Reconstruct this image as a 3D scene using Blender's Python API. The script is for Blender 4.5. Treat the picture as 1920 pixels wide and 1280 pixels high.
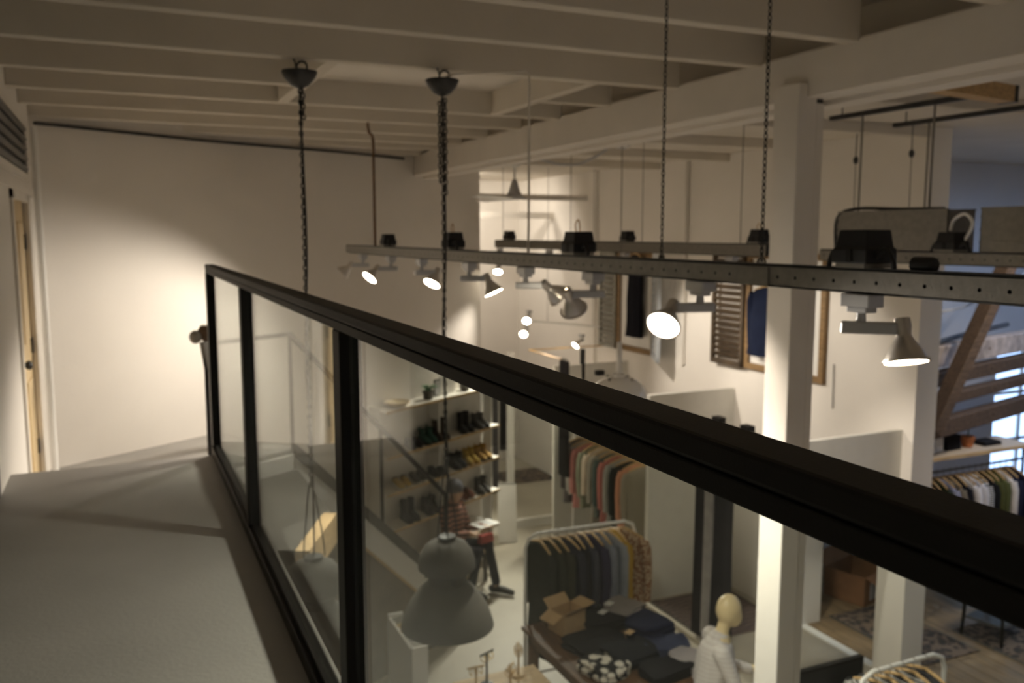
import bpy, bmesh, math, random
from mathutils import Vector, Matrix
random.seed(7)
for o in list(bpy.data.objects): bpy.data.objects.remove(o)
scene = bpy.context.scene
COL = scene.collection
PI = math.pi
# ------------------------------------------------------------------ camera, world, exposure
FPX = 1640.0
pitch = math.atan(201 / FPX); yaw = math.atan(740 / math.hypot(FPX, 201))
cd = bpy.data.cameras.new('camera'); cam = bpy.data.objects.new('camera', cd); COL.objects.link(cam)
cd.sensor_width = 36; cd.lens = 36 * FPX / 1920; cd.clip_start = 0.02; cd.clip_end = 200
cam.location = (0, 0, 4.2); cam.rotation_euler = (PI / 2 - pitch, 0, -yaw)
cd.dof.use_dof = True; cd.dof.focus_distance = 0.85; cd.dof.aperture_fstop = 8.3
scene.camera = cam
w = bpy.data.worlds.new('world'); scene.world = w; w.use_nodes = True
w.node_tree.nodes['Background'].inputs[0].default_value = (0.42, 0.58, 1.0, 1)
w.node_tree.nodes['Background'].inputs[1].default_value = 2.2
vs = scene.view_settings
vs.view_transform = 'Standard'; vs.look = 'None'; vs.gamma = 1; vs.use_curve_mapping = False
vs.exposure = 0.7
SPOT_W = 170.0                      # watts of one track lamp
WARM = (1.0, 0.90, 0.77)
Rv = Vector((math.cos(yaw), -math.sin(yaw), 0)); Fh = Vector((math.sin(yaw), math.cos(yaw), 0))
A59 = math.radians(59)
WD = Vector((math.sin(A59), math.cos(A59), 0))      # along the back wall
WN = Vector((math.cos(A59), -math.sin(A59), 0))     # out of the back wall into the shop
W0 = Vector((-0.2, 7.55, 0))
def onwall(s, off=0.0, z=0.0): return W0 + WD * s + WN * off + Vector((0, 0, z))

# ------------------------------------------------------------------ materials
MATS = {}
def mat(name, col, rough=0.6, metal=0.0, noise=0.0, nscale=8.0, bump=0.0, bscale=40.0, col2=None, kind='noise', dirn='X', spec=0.5, emit=None, trans=0):
    if name in MATS: return MATS[name]
    m = bpy.data.materials.new(name); m.use_nodes = True
    nt = m.node_tree; b = nt.nodes['Principled BSDF']
    b.inputs['Roughness'].default_value = rough; b.inputs['Metallic'].default_value = metal
    b.inputs['Specular IOR Level'].default_value = spec
    c = (*col, 1)
    b.inputs['Base Color'].default_value = c
    tc = nt.nodes.new('ShaderNodeTexCoord')
    if noise > 0 or col2:
        if kind == 'wave':
            t = nt.nodes.new('ShaderNodeTexWave'); t.bands_direction = dirn; t.inputs['Scale'].default_value = nscale
            t.inputs['Distortion'].default_value = noise; t.wave_profile = 'SIN'; fac = t.outputs['Fac']
        elif kind == 'voronoi':
            t = nt.nodes.new('ShaderNodeTexVoronoi'); t.inputs['Scale'].default_value = nscale; fac = t.outputs['Distance']
        elif kind == 'wood':
            mp = nt.nodes.new('ShaderNodeMapping'); sc = {'X': (1, 9, 9), 'Y': (9, 1, 9), 'Z': (9, 9, 1)}[dirn]
            mp.inputs['Scale'].default_value = sc
            nt.links.new(tc.outputs['Object'], mp.inputs[0])
            t = nt.nodes.new('ShaderNodeTexNoise'); t.inputs['Scale'].default_value = nscale; t.inputs['Detail'].default_value = 6
            nt.links.new(mp.outputs[0], t.inputs[0]); fac = t.outputs['Fac']
        else:
            t = nt.nodes.new('ShaderNodeTexNoise'); t.inputs['Scale'].default_value = nscale; t.inputs['Detail'].default_value = 5
            fac = t.outputs['Fac']
        if kind != 'wood': nt.links.new(tc.outputs['Object'], t.inputs[0])
        r = nt.nodes.new('ShaderNodeValToRGB')
        if col2: a, d = col, col2
        else: a = tuple(max(0, x * (1 - noise)) for x in col); d = tuple(min(1, x * (1 + noise)) for x in col)
        r.color_ramp.elements[0].color = (*a, 1); r.color_ramp.elements[1].color = (*d, 1)
        lo, hi = (0.42, 0.58) if kind in ('wave', 'voronoi') else (0.3, 0.7)
        r.color_ramp.elements[0].position = lo; r.color_ramp.elements[1].position = hi
        nt.links.new(fac, r.inputs[0]); nt.links.new(r.outputs[0], b.inputs['Base Color'])
    if bump > 0:
        t2 = nt.nodes.new('ShaderNodeTexNoise'); t2.inputs['Scale'].default_value = bscale; t2.inputs['Detail'].default_value = 4
        nt.links.new(tc.outputs['Object'], t2.inputs[0])
        bp = nt.nodes.new('ShaderNodeBump'); bp.inputs['Strength'].default_value = bump; bp.inputs['Distance'].default_value = 0.01
        nt.links.new(t2.outputs['Fac'], bp.inputs['Height']); nt.links.new(bp.outputs[0], b.inputs['Normal'])
    if emit:
        b.inputs['Emission Color'].default_value = (*emit[0], 1); b.inputs['Emission Strength'].default_value = emit[1]
    MATS[name] = m
    return m
def glass_mat(name, tint=(0.93, 0.97, 0.95)):
    m = bpy.data.materials.new(name); m.use_nodes = True; nt = m.node_tree
    for n in list(nt.nodes): nt.nodes.remove(n)
    out = nt.nodes.new('ShaderNodeOutputMaterial'); mx = nt.nodes.new('ShaderNodeMixShader')
    tr = nt.nodes.new('ShaderNodeBsdfTransparent'); tr.inputs[0].default_value = (*tint, 1)
    gl = nt.nodes.new('ShaderNodeBsdfGlossy'); gl.inputs['Roughness'].default_value = 0.0
    fr = nt.nodes.new('ShaderNodeFresnel'); ge = nt.nodes.new('ShaderNodeNewGeometry')
    mr = nt.nodes.new('ShaderNodeMapRange'); mr.inputs['To Min'].default_value = 1.45; mr.inputs['To Max'].default_value = 1 / 1.45
    nt.links.new(ge.outputs['Backfacing'], mr.inputs['Value']); nt.links.new(mr.outputs[0], fr.inputs['IOR'])
    nt.links.new(fr.outputs[0], mx.inputs[0]); nt.links.new(tr.outputs[0], mx.inputs[1]); nt.links.new(gl.outputs[0], mx.inputs[2])
    nt.links.new(mx.outputs[0], out.inputs[0]); MATS[name] = m
    return m
M_GLASS = glass_mat('clear_glass')
M_WALL = mat('white_plaster', (0.78, 0.735, 0.675), 0.85, noise=0.03, nscale=1.5, bump=0.15, bscale=25)
M_CEIL = mat('ceiling_paint', (0.66, 0.605, 0.52), 0.8, noise=0.05, nscale=2, bump=0.1)
M_WOODW = mat('white_painted_wood', (0.74, 0.69, 0.62), 0.6, noise=0.04, nscale=3, bump=0.2, bscale=18)
M_MEZZ = mat('grey_floor_paint', (0.34, 0.325, 0.30), 0.55, noise=0.07, nscale=2.2, bump=0.15, bscale=60)
M_DARKGREY = mat('dark_grey_paint', (0.085, 0.077, 0.066), 0.55, noise=0.1, nscale=5)
M_CONC = mat('concrete_floor', (0.42, 0.375, 0.30), 0.5, noise=0.12, nscale=1.3, bump=0.08)
M_BLACK = mat('black_powder_coat', (0.010, 0.009, 0.008), 0.5, bump=0.05, bscale=300, spec=0.2)
M_BLACKP = mat('black_plastic', (0.018, 0.018, 0.019), 0.5, noise=0.1, spec=0.3)
M_STEEL = mat('galvanised_steel', (0.23, 0.215, 0.19), 0.5, 0.4, noise=0.10, nscale=30, bump=0.08, bscale=120)
M_DSTEEL = mat('dark_steel', (0.06, 0.06, 0.06), 0.5, 0.7, noise=0.2, nscale=20)
M_BRASSY = mat('rusty_rod', (0.16, 0.09, 0.045), 0.6, 0.5, noise=0.3, nscale=30)
M_LGREY = mat('lamp_grey', (0.50, 0.50, 0.51), 0.35, 0.3, noise=0.05)
M_SILV = mat('lamp_silver', (0.62, 0.58, 0.53), 0.3, 0.6, noise=0.05)
M_LENS = mat('lit_lens', (0.9, 0.9, 0.85), 0.2, emit=((1.0, 0.88, 0.66), 30.0))
M_LENSOFF = mat('unlit_lens', (0.55, 0.53, 0.48), 0.15, noise=0.03)
M_ENAMEL = mat('grey_enamel', (0.075, 0.067, 0.055), 0.75, noise=0.12, nscale=9, bump=0.1)
M_WENAM = mat('white_enamel', (0.80, 0.78, 0.74), 0.15, noise=0.02)
M_PINE = mat('pine', (0.55, 0.36, 0.16), 0.6, kind='wood', dirn='Y', nscale=5, noise=0.25)
M_PINEDOOR = mat('pine_door', (0.62, 0.47, 0.26), 0.6, kind='wood', dirn='Z', nscale=4, noise=0.2)
M_OAK = mat('oak_shelf', (0.60, 0.42, 0.22), 0.6, kind='wood', dirn='X', nscale=5, noise=0.22)
M_BROWN = mat('brown_tread', (0.17, 0.13, 0.09), 0.65, noise=0.2, nscale=6, bump=0.1)
M_TIMBER = mat('old_timber', (0.10, 0.062, 0.038), 0.75, kind='wood', dirn='X', nscale=6, noise=0.45, bump=0.4, bscale=30)
M_TIMBERW = mat('whitewashed_timber', (0.50, 0.42, 0.38), 0.8, noise=0.4, nscale=7, bump=0.4, bscale=30)
M_PLANK = mat('oak_plank', (0.24, 0.165, 0.09), 0.5, kind='wood', dirn='Y', nscale=4, noise=0.3)
M_TABLE = mat('dark_table_wood', (0.13, 0.065, 0.03), 0.5, kind='wood', dirn='Y', nscale=5, noise=0.5)
M_CARD = mat('cardboard', (0.50, 0.33, 0.17), 0.8, noise=0.06, nscale=12)
M_WHITE = mat('white_paint', (0.80, 0.78, 0.74), 0.45, noise=0.02)
M_CREAM = mat('mannequin_cream', (0.82, 0.66, 0.38), 0.4, noise=0.02)
M_SKIN = mat('skin', (0.60, 0.38, 0.25), 0.55, noise=0.05)
M_RUG = mat('dark_woven_rug', (0.035, 0.03, 0.03), 0.95, kind='voronoi', nscale=14, col2=(0.17, 0.12, 0.09), bump=0.4, bscale=90)
M_RUG2 = mat('striped_woven_rug', (0.05, 0.04, 0.045), 0.95, kind='wave', dirn='Y', nscale=5, noise=4, col2=(0.22, 0.16, 0.14), bump=0.4, bscale=90)
M_LEAF = mat('leaf_green', (0.05, 0.13, 0.05), 0.6, noise=0.3, nscale=15)
FAB = {}
def fabric(col, pattern=None, col2=None, scale=20, dirn='Z', noise=0.12):
    k = (col, pattern, col2, scale, dirn)
    if k not in FAB:
        if pattern: FAB[k] = mat('fabric_%d' % len(FAB), col, 0.9, noise=0.3 if pattern == 'wave' else 0.1, kind=pattern, nscale=scale, col2=col2, dirn=dirn, bump=0.2, bscale=60, spec=0.1)
        else: FAB[k] = mat('fabric_%d' % len(FAB), col, 0.9, noise=noise, nscale=9, bump=0.25, bscale=60, spec=0.1)
    return FAB[k]

# ------------------------------------------------------------------ mesh helpers
def rotz(a): return Matrix.Rotation(a, 4, 'Z')
def frame(loc, zaxis, xhint=None):
    z = Vector(zaxis).normalized(); h = Vector(xhint) if xhint is not None else (Vector((0, 0, 1)) if abs(z.z) < 0.95 else Vector((1, 0, 0)))
    x = (h - z * h.dot(z)).normalized(); y = z.cross(x)
    m = Matrix((x, y, z)).transposed().to_4x4(); m.translation = Vector(loc); return m
class MB:
    def __init__(s): s.v = []; s.f = []
    def add(s, verts, faces, M=None):
        n = len(s.v)
        for p in verts:
            p = Vector(p); s.v.append(M @ p if M is not None else p)
        s.f += [tuple(i + n for i in f) for f in faces]; return s
    def box(s, a, b, M=None):
        x0, y0, z0 = a; x1, y1, z1 = b
        return s.add([(x0, y0, z0), (x1, y0, z0), (x1, y1, z0), (x0, y1, z0), (x0, y0, z1), (x1, y0, z1), (x1, y1, z1), (x0, y1, z1)],
                     [(0, 3, 2, 1), (4, 5, 6, 7), (0, 1, 5, 4), (1, 2, 6, 5), (2, 3, 7, 6), (3, 0, 4, 7)], M)
    def bar(s, p, q, wx, wz, up=(0, 0, 1)):
        p = Vector(p); q = Vector(q); L = (q - p).length
        M = frame(p, q - p, up)
        return s.box((-wz / 2, -wx / 2, 0), (wz / 2, wx / 2, L), M)
    def prism(s, poly, z0, z1, M=None):
        n = len(poly)
        v = [(x, y, z0) for x, y in poly] + [(x, y, z1) for x, y in poly]
        f = [tuple(reversed(range(n))), tuple(range(n, 2 * n))] + [(i, (i + 1) % n, n + (i + 1) % n, n + i) for i in range(n)]
        return s.add(v, f, M)
    def loft(s, rings, M=None, caps=True, closed=False):
        n = len(rings[0]); v = [p for r in rings for p in r]; f = []
        m = len(rings)
        for j in range(m - 1 + (1 if closed else 0)):
            a = j * n; b = ((j + 1) % m) * n
            for i in range(n): f.append((a + i, a + (i + 1) % n, b + (i + 1) % n, b + i))
        if caps and not closed: f += [tuple(reversed(range(n))), tuple(range((m - 1) * n, m * n))]
        return s.add(v, f, M)
    def lathe(s, prof, n=24, M=None, caps=True):
        return s.loft([[(r * math.cos(2 * PI * i / n), r * math.sin(2 * PI * i / n), z) for i in range(n)] for r, z in prof], M, caps)
    def tube(s, pts, r, n=8, caps=True):
        pts = [Vector(p) for p in pts]; rs = r if isinstance(r, (list, tuple)) else [r] * len(pts)
        rings = []; h = None
        for i, p in enumerate(pts):
            d = (pts[min(i + 1, len(pts) - 1)] - pts[max(i - 1, 0)]).normalized()
            if h is None: h = Vector((0, 0, 1)) if abs(d.z) < 0.9 else Vector((1, 0, 0))
            x = (h - d * h.dot(d)).normalized(); y = d.cross(x); h = x
            rings.append([p + (x * math.cos(2 * PI * k / n) + y * math.sin(2 * PI * k / n)) * rs[i] for k in range(n)])
        return s.loft(rings, None, caps)
    def torus(s, R, r, M=None, n=12, m=6, sx=1.0):
        rings = [[((R + r * math.cos(2 * PI * k / m)) * math.cos(2 * PI * i / n) * sx, (R + r * math.cos(2 * PI * k / m)) * math.sin(2 * PI * i / n), r * math.sin(2 * PI * k / m)) for k in range(m)] for i in range(n)]
        return s.loft(rings, M, False, True)
    def ell(s, c, r, M=None, n=14, m=9):
        prof = [[(c[0] + r[0] * math.sin(PI * j / m) * math.cos(2 * PI * i / n), c[1] + r[1] * math.sin(PI * j / m) * math.sin(2 * PI * i / n), c[2] - r[2] * math.cos(PI * j / m)) for i in range(n)] for j in range(m + 1)]
        prof[0] = [(c[0] + r[0] * .05 * math.cos(2 * PI * i / n), c[1] + r[1] * .05 * math.sin(2 * PI * i / n), c[2] - r[2]) for i in range(n)]
        prof[-1] = [(c[0] + r[0] * .05 * math.cos(2 * PI * i / n), c[1] + r[1] * .05 * math.sin(2 * PI * i / n), c[2] + r[2]) for i in range(n)]
        return s.loft(prof, M)
    def mesh(s, name, smooth=False):
        me = bpy.data.meshes.new(name); me.from_pydata([tuple(p) for p in s.v], [], s.f); me.update()
        bm = bmesh.new(); bm.from_mesh(me); bmesh.ops.recalc_face_normals(bm, faces=bm.faces[:])
        if smooth:
            for f in bm.faces: f.smooth = True
            for e in bm.edges:
                if len(e.link_faces) == 2 and e.calc_face_angle(0) > 0.75: e.smooth = False
        bm.to_mesh(me); bm.free(); return me
    def build(s, name, material, parent=None, smooth=False, bevel=0.0, loc=(0, 0, 0), world=False):
        """world=True: vertices were given in world space; shift them to the (unrotated) parent's origin"""
        if world and parent is not None:
            off = Vector(parent.location)
            if parent.parent: off = off + Vector(parent.parent.location)
            s.v = [p - off for p in s.v]
        o = bpy.data.objects.new(name, s.mesh(name, smooth)); COL.objects.link(o); o.location = loc
        o.data.materials.append(material)
        if parent is not None: o.parent = parent
        if bevel > 0:
            b = o.modifiers.new('bevel', 'BEVEL'); b.width = bevel; b.segments = 2; b.limit_method = 'ANGLE'
        return o
def thing(name, label, cat, loc=(0, 0, 0), rz=0.0, group=None):
    o = bpy.data.objects.new(name, None); COL.objects.link(o); o.location = loc; o.rotation_euler = (0, 0, rz)
    o['label'] = label; o['category'] = cat
    if group: o['group'] = group
    return o
def tag(o, label, cat, group=None):
    o['label'] = label; o['category'] = cat
    if group: o['group'] = group
    return o
def struct(o, label=None):
    o['kind'] = 'structure'
    if label: o['label'] = label
    return o
def B(*boxes):
    m = MB()
    for a, b in boxes: m.box(a, b)
    return m
def blob(name, tubes, ells, voxel, material, parent, smooth=4):
    m = MB()
    for pts, rs in tubes:
        m.tube(pts, rs, 10)
        for p, r in zip(pts, rs if isinstance(rs, (list, tuple)) else [rs] * len(pts)): m.ell(p, (r, r, r), None, 10, 6)
    for e in ells: m.ell(e[0], e[1], e[2] if len(e) > 2 else None)
    o = m.build(name, material, parent)
    r = o.modifiers.new('remesh', 'REMESH'); r.mode = 'VOXEL'; r.voxel_size = voxel; r.use_smooth_shade = True
    sm = o.modifiers.new('smooth', 'SMOOTH'); sm.iterations = smooth; sm.factor = 0.5
    return o
def cable(name, pts, r, material, parent=None, world=True, n=6):
    # catmull-rom through the points
    P = [Vector(p) for p in pts]; out = []
    for i in range(len(P) - 1):
        a = P[max(i - 1, 0)]; b = P[i]; c = P[i + 1]; d = P[min(i + 2, len(P) - 1)]
        for k in range(5):
            t = k / 5
            out.append(0.5 * ((2 * b) + (c - a) * t + (2 * a - 5 * b + 4 * c - d) * t * t + (3 * b - a - 3 * c + d) * t ** 3))
    out.append(P[-1])
    return MB().tube(out, r, n).build(name, material, parent, smooth=True, world=world)
def chain_mb(p, q, link=0.034, r=0.0035, wid=0.011):
    m = MB(); p = Vector(p); q = Vector(q); L = (q - p).length; n = max(2, int(L / (link * 0.74)))
    for i in range(n):
        c = p.lerp(q, (i + 0.5) / n)
        M = frame(c, (q - p)) @ Matrix.Rotation((i % 2) * PI / 2, 4, 'Z') @ Matrix.Rotation(PI / 2, 4, 'X')
        m.torus(wid, r, M @ Matrix.Diagonal((1, link / (2 * (wid + r)), 1, 1)), 8, 4)
    return m

# ================================================================== SETTING
ZL, ZM = 2.43, 3.0
struct(B(((-2.75, -2.6, -0.2), (6.6, 11.1, 0)), ((4.2, 11.1, -0.2), (7.8, 14.4, 0.12))).build('floor', M_CONC), 'beige concrete shop floor far below the gallery')
tr = struct(B(((4.3, 11.06, 0.0), (6.53, 11.12, 0.125))).build('trim_1', M_WHITE), 'white step edge of the raised floor by the changing niche')
# wooden floor of the side room, plank by plank
fw = struct(B(((6.6, -2.6, -0.2), (14.2, 8.3, -0.012))).build('floor_side_room', M_BROWN), 'wooden floor of the side room')
x = 6.62; k = 0
pm = {}
while x < 11.5:
    y = 3.2 - (k % 3) * 0.5
    while y < 8.2:
        L = min(1.75, 8.2 - y)
        key = round(L, 2)
        if key not in pm: pm[key] = MB().box((0.003, 0.003, 0), (0.157, L - 0.003, 0.012)).mesh('plank')
        o = bpy.data.objects.new('plank', pm[key]); COL.objects.link(o); o.parent = fw; o.location = (x, y, -0.012 + random.uniform(-.001, .001))
        if not o.data.materials: o.data.materials.append(M_PLANK)
        y += L
    x += 0.16; k += 1
struct(B(((6.50, 5.96, 0), (6.60, 6.95, 0.012))).build('trim_2', M_WHITE), 'pale threshold strip between concrete and wooden floor')
# gallery floor and landing
struct(B(((-2.75, -2.6, 2.78), (0.50, 4.95, ZM))).build('floor_gallery', M_MEZZ, bevel=0.006), 'grey painted gallery floor beside the glass railing')
ln = MB()
e0 = onwall(-0.6, 1.02); e1 = onwall(1.10, 1.02); e2 = onwall(1.10, 0.0); e3 = onwall(-0.6, 0.0)
ln.prism([(p.x, p.y) for p in (e0, e1, e2, e3)], 2.27, ZL)
struct(ln.build('floor_landing', M_MEZZ), 'grey landing along the back wall')
struct(B(((-0.75, 4.95, 2.08), (0.30, 7.5, 2.252))).build('floor_platform', M_DARKGREY), 'dark grey step platform below the landing')
# steps between gallery and landing level
struct(B(((-0.75, 4.95, 2.26), (0.46, 5.22, 2.75)), ((-0.75, 5.22, 2.26), (0.46, 5.49, 2.5))).build('floor_gallery_steps', M_MEZZ), 'grey steps going down from gallery to landing')
# walls
struct(B(((-2.75, -2.6, 0), (-2.55, 4.6, 5.5)), ((-0.75, 4.55, 0), (-0.55, 5.82, 5.5)), ((-0.75, 6.76, 0), (-0.55, 8.2, 5.5)), ((-0.75, 5.82, 4.42), (-0.55, 6.76, 5.5)), ((-0.75, 5.82, 0), (-0.55, 6.76, ZL))).build('wall_left', M_WALL), 'white left wall with pine door and vent')
wb = MB(); a = onwall(-0.7); b = onwall(5.02); c = onwall(5.02, -0.25); d = onwall(-0.7, -0.25)
wb.prism([(p.x, p.y) for p in (a, b, c, d)], 0, 5.5)
struct(wb.build('wall_back', M_WALL), 'white slanting back wall behind landing and shoe shelves')
struct(B(((6.53, 5.63, 0), (6.80, 5.96, 5.2)), ((6.53, 5.96, 1.95), (6.80, 6.95, 5.2)), ((6.53, 6.95, 0), (6.80, 14.3, 5.2))).build('wall_right', M_WALL), 'white wall with two shuttered frames above the fitting rooms')
struct(B(((4.0, 14.3, 0), (7.9, 14.5, 5.2)), ((6.48, 11.45, 0.12), (6.54, 11.7, 5.13)), ((3.95, 10.3, 0), (4.12, 14.5, 5.2))).build('wall_alcove', M_WALL), 'white walls of the tall alcove at the far end')
struct(B(((4.1, 11.72, 4.70), (6.53, 11.85, 4.78)), ((5.2, 12.9, 4.45), (6.53, 13.0, 4.55))).build('trim_3', M_WOODW), 'white ledges under the alcove ceiling')
M_SIDE = mat('side_room_plaster', (0.72, 0.72, 0.74), 0.85, noise=0.04, nscale=2)
struct(B(((6.8, 8.2, 0), (11.0, 8.4, 3.28)), ((6.8, 8.2, 3.42), (14.2, 8.4, 5.2)), ((6.8, 8.2, 3.28), (9.5, 8.4, 3.42)), ((9.65, 8.2, 3.28), (14.2, 8.4, 3.42)), ((11.0, 8.2, 0), (14.2, 8.4, 0.6)), ((11.0, 8.2, 2.7), (14.2, 8.4, 3.28)), ((12.9, 8.2, 0.6), (14.2, 8.4, 2.7))).build('wall_side_room', M_SIDE), 'white rear wall of the side room with a blue-lit window')
struct(B(((14.0, -2.6, 0), (14.2, 8.4, 5.2))).build('wall_side_room_end', M_SIDE), 'white end wall of the side room')
struct(B(((-2.75, -2.8, 0), (14.2, -2.6, 5.5))).build('wall_front', M_WALL), 'white wall behind the viewer')
struct(B(((-2.75, 4.5, 3.0), (-0.55, 4.56, 5.28))).build('wall_added_dark', M_DARKGREY), 'unseen dark wall added to keep the glass reflections dark')  # invented wall out of view, dark so the panes reflect little
# ceilings
ceil = struct(B(((-2.75, -2.8, 5.28), (3.3, 11.6, 5.42))).build('ceiling', M_CEIL), 'white boarded ceiling with painted joists over the gallery')
struct(B(((3.3, -2.8, 5.13), (9.2, 14.5, 5.28)), ((9.2, 6.6, 5.13), (14.2, 14.5, 5.28)), ((9.2, -2.8, 5.13), (14.2, 3.0, 5.28)), ((11.6, 3.0, 5.13), (14.2, 6.6, 5.28))).build('ceiling_right', M_CEIL), 'white ceiling beyond the long beam with an added skylight opening over the side room')
for i, yj in enumerate([-1.3, -0.6, 0.15, 0.9, 1.6, 2.3, 3.04, 3.68, 4.42, 5.2, 5.93, 6.64, 7.34, 8.0, 8.6, 9.2]):
    xl = -2.55 if yj < 4.4 else -0.55
    xs = [(xl, 3.06)] if abs(yj - 5.2) > 0.1 else [(-0.55, 1.0), (2.53, 3.06)]
    for a, b in xs:
        if yj > 7.2: a = max(a, (yj - 7.55) / math.cos(A59) * math.sin(A59) - 0.2 - 0.1)
        MB().box((a, yj, 5.05), (b, yj + 0.075, 5.28)).build('joist', M_CEIL, ceil, bevel=0.006)
for xx in (0.99, 2.49): MB().box((xx, 4.49, 5.05), (xx + 0.07, 5.93, 5.28)).build('trimmer_joist', M_CEIL, ceil, bevel=0.006)
MB().box((1.06, 4.49, 5.215), (2.49, 5.93, 5.235)).build('ceiling_panel', M_WOODW, ceil)
cr = bpy.data.objects['ceiling_right']
for yj in (1.6, 2.9, 4.25, 5.6, 7.0, 8.4, 9.8):
    MB().box((3.34, yj, 5.04), (6.53, yj + 0.08, 5.13)).build('joist', M_CEIL, cr, bevel=0.006)
bm_ = tag(MB().box((3.05, -2.6, 4.85), (3.25, 9.75, 5.07)).build('ceiling_beam', M_WOODW, bevel=0.008), 'long white ceiling beam running above the square column', 'beam')
MB().box((3.20, -2.6, 4.825), (3.33, 9.7, 4.86)).build('beam_flange', M_WOODW, bm_, bevel=0.004)
MB().box((3.25, -2.6, 4.86), (3.33, 9.7, 5.13)).build('beam_side_board', M_WOODW, bm_)
# columns
c1 = thing('timber_column', 'white square timber column beside the metal lighting track', 'column', (3.1, 3.43, 0))
MB().box((3.00, 3.35, 0), (3.115, 3.525, 4.92)).build('post', M_WOODW, c1, bevel=0.006, world=True)
MB().box((3.118, 3.355, 0), (3.165, 3.50, 4.83)).build('side_board', M_WOODW, c1, bevel=0.004, world=True)
MB().box((3.12, 3.36, 4.83), (3.16, 3.40, 4.87)).build('bracket', M_DSTEEL, c1, world=True)
# vent over the door
v = thing('vent_grille', 'dark slatted vent high on the left wall above the pine door', 'vent', (-0.55, 5.9, 4.6))
B(((-0.552, 4.6, 4.56), (-0.53, 6.85, 4.60)), ((-0.552, 4.6, 4.92), (-0.53, 6.85, 4.96)), ((-0.552, 6.81, 4.6), (-0.53, 6.85, 4.92))).build('vent_frame', M_WOODW, v, world=True)
MB().box((-0.552, 4.6, 4.6), (-0.545, 6.81, 4.92)).build('backing', M_BLACKP, v, world=True)
for i in range(5): MB().bar((-0.537, 4.6, 4.63 + i * 0.065), (-0.537, 6.81, 4.63 + i * 0.065), 0.018, 0.03, (0.5, 0, 1)).build('slat', M_DARKGREY, v, world=True)
struct(B(((-0.552, 4.3, 4.46), (-0.53, 7.3, 4.52))).build('trim_4', M_WOODW), 'white ledge between vent and door')
# pine door
dr = struct(B(((-0.64, 5.82, ZL), (-0.575, 6.76, 4.42))).build('door_1', M_PINEDOOR, bevel=0.003), 'unpainted pine door in the left wall')
for (y0, y1, z0, z1) in ((5.94, 6.25, 2.6, 3.25), (6.33, 6.64, 2.6, 3.25), (5.94, 6.25, 3.5, 4.28), (6.33, 6.64, 3.5, 4.28)):
    MB().box((-0.577, y0, z0), (-0.566, y1, z1)).build('door_panel', M_PINEDOOR, dr, bevel=0.006)
MB().lathe([(0.012, 0), (0.012, .03), (.026, .045), (.028, .06), (.015, .072)], 14, frame((-0.575, 5.92, 3.42), (1, 0, 0))).build('door_knob', M_DSTEEL, dr, smooth=True)
for z in (2.7, 3.4, 4.1): MB().box((-0.58, 6.725, z), (-0.563, 6.75, z + .1)).build('hinge', M_DSTEEL, dr)
struct(B(((-0.56, 5.76, ZL), (-0.535, 5.83, 4.48)), ((-0.56, 6.75, ZL), (-0.535, 6.82, 4.48)), ((-0.56, 5.76, 4.41), (-0.535, 6.82, 4.48))).build('trim_5', M_WOODW), 'white casing of the pine door')
# corner pipe and conduit under the ceiling
tag(cable('ceiling_conduit', [(-0.5, 7.25, 4.99), onwall(-0.2, .03, 5.0), onwall(1.2, .03, 5.0), onwall(2.6, .03, 5.02), onwall(3.6, .03, 5.02)], 0.013, M_DSTEEL), 'dark cable conduit running along the top of the back wall', 'conduit')
tag(MB().tube([(-0.50, 7.1, 2.45), (-0.50, 7.1, 4.95)], 0.022, 10).build('corner_pipe', M_WHITE, smooth=True), 'thin white pipe in the corner beside the pine door', 'pipe')

# ------------------------------------------------------------------ glass railing of the gallery
gr = thing('glass_railing', 'black steel railing with glass panes along the grey gallery floor', 'railing', (0.44, 1.6, ZM))
MB().box((0.416, -2.0, 4.0175), (0.467, 4.95, 4.0405)).build('handrail', M_BLACK, gr, bevel=0.004, world=True)
MB().box((0.418, -2.0, 3.996), (0.465, 4.948, 4.0155)).build('glazing_channel', M_BLACK, gr, bevel=0.002, world=True)
MB().box((0.422, -2.0, 4.0155), (0.461, 4.94, 4.0175)).build('shadow_gap', M_BLACK, gr, world=True)
B(((0.412, -2.0, 3.002), (0.468, 4.95, 3.052))).build('bottom_rail', M_BLACK, gr, bevel=0.004, world=True)
MB().box((0.428, -2.0, 3.052), (0.452, 4.93, 3.066)).build('glazing_bead', M_BLACK, gr, world=True)
for yp in (-1.4, 0.22, 1.86, 3.50, 4.92):
    B(((0.417, yp - 0.034, 3.052), (0.466, yp + 0.034, 3.996))).build('post', M_BLACK, gr, bevel=0.004, world=True)
ps = [-1.4, 0.22, 1.86, 3.50, 4.92]
for a, b in zip(ps[:-1], ps[1:]):
    MB().box((0.438, a + 0.035, 3.067), (0.446, b - 0.035, 3.995)).build('glass_pane', M_GLASS, gr, world=True)
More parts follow.
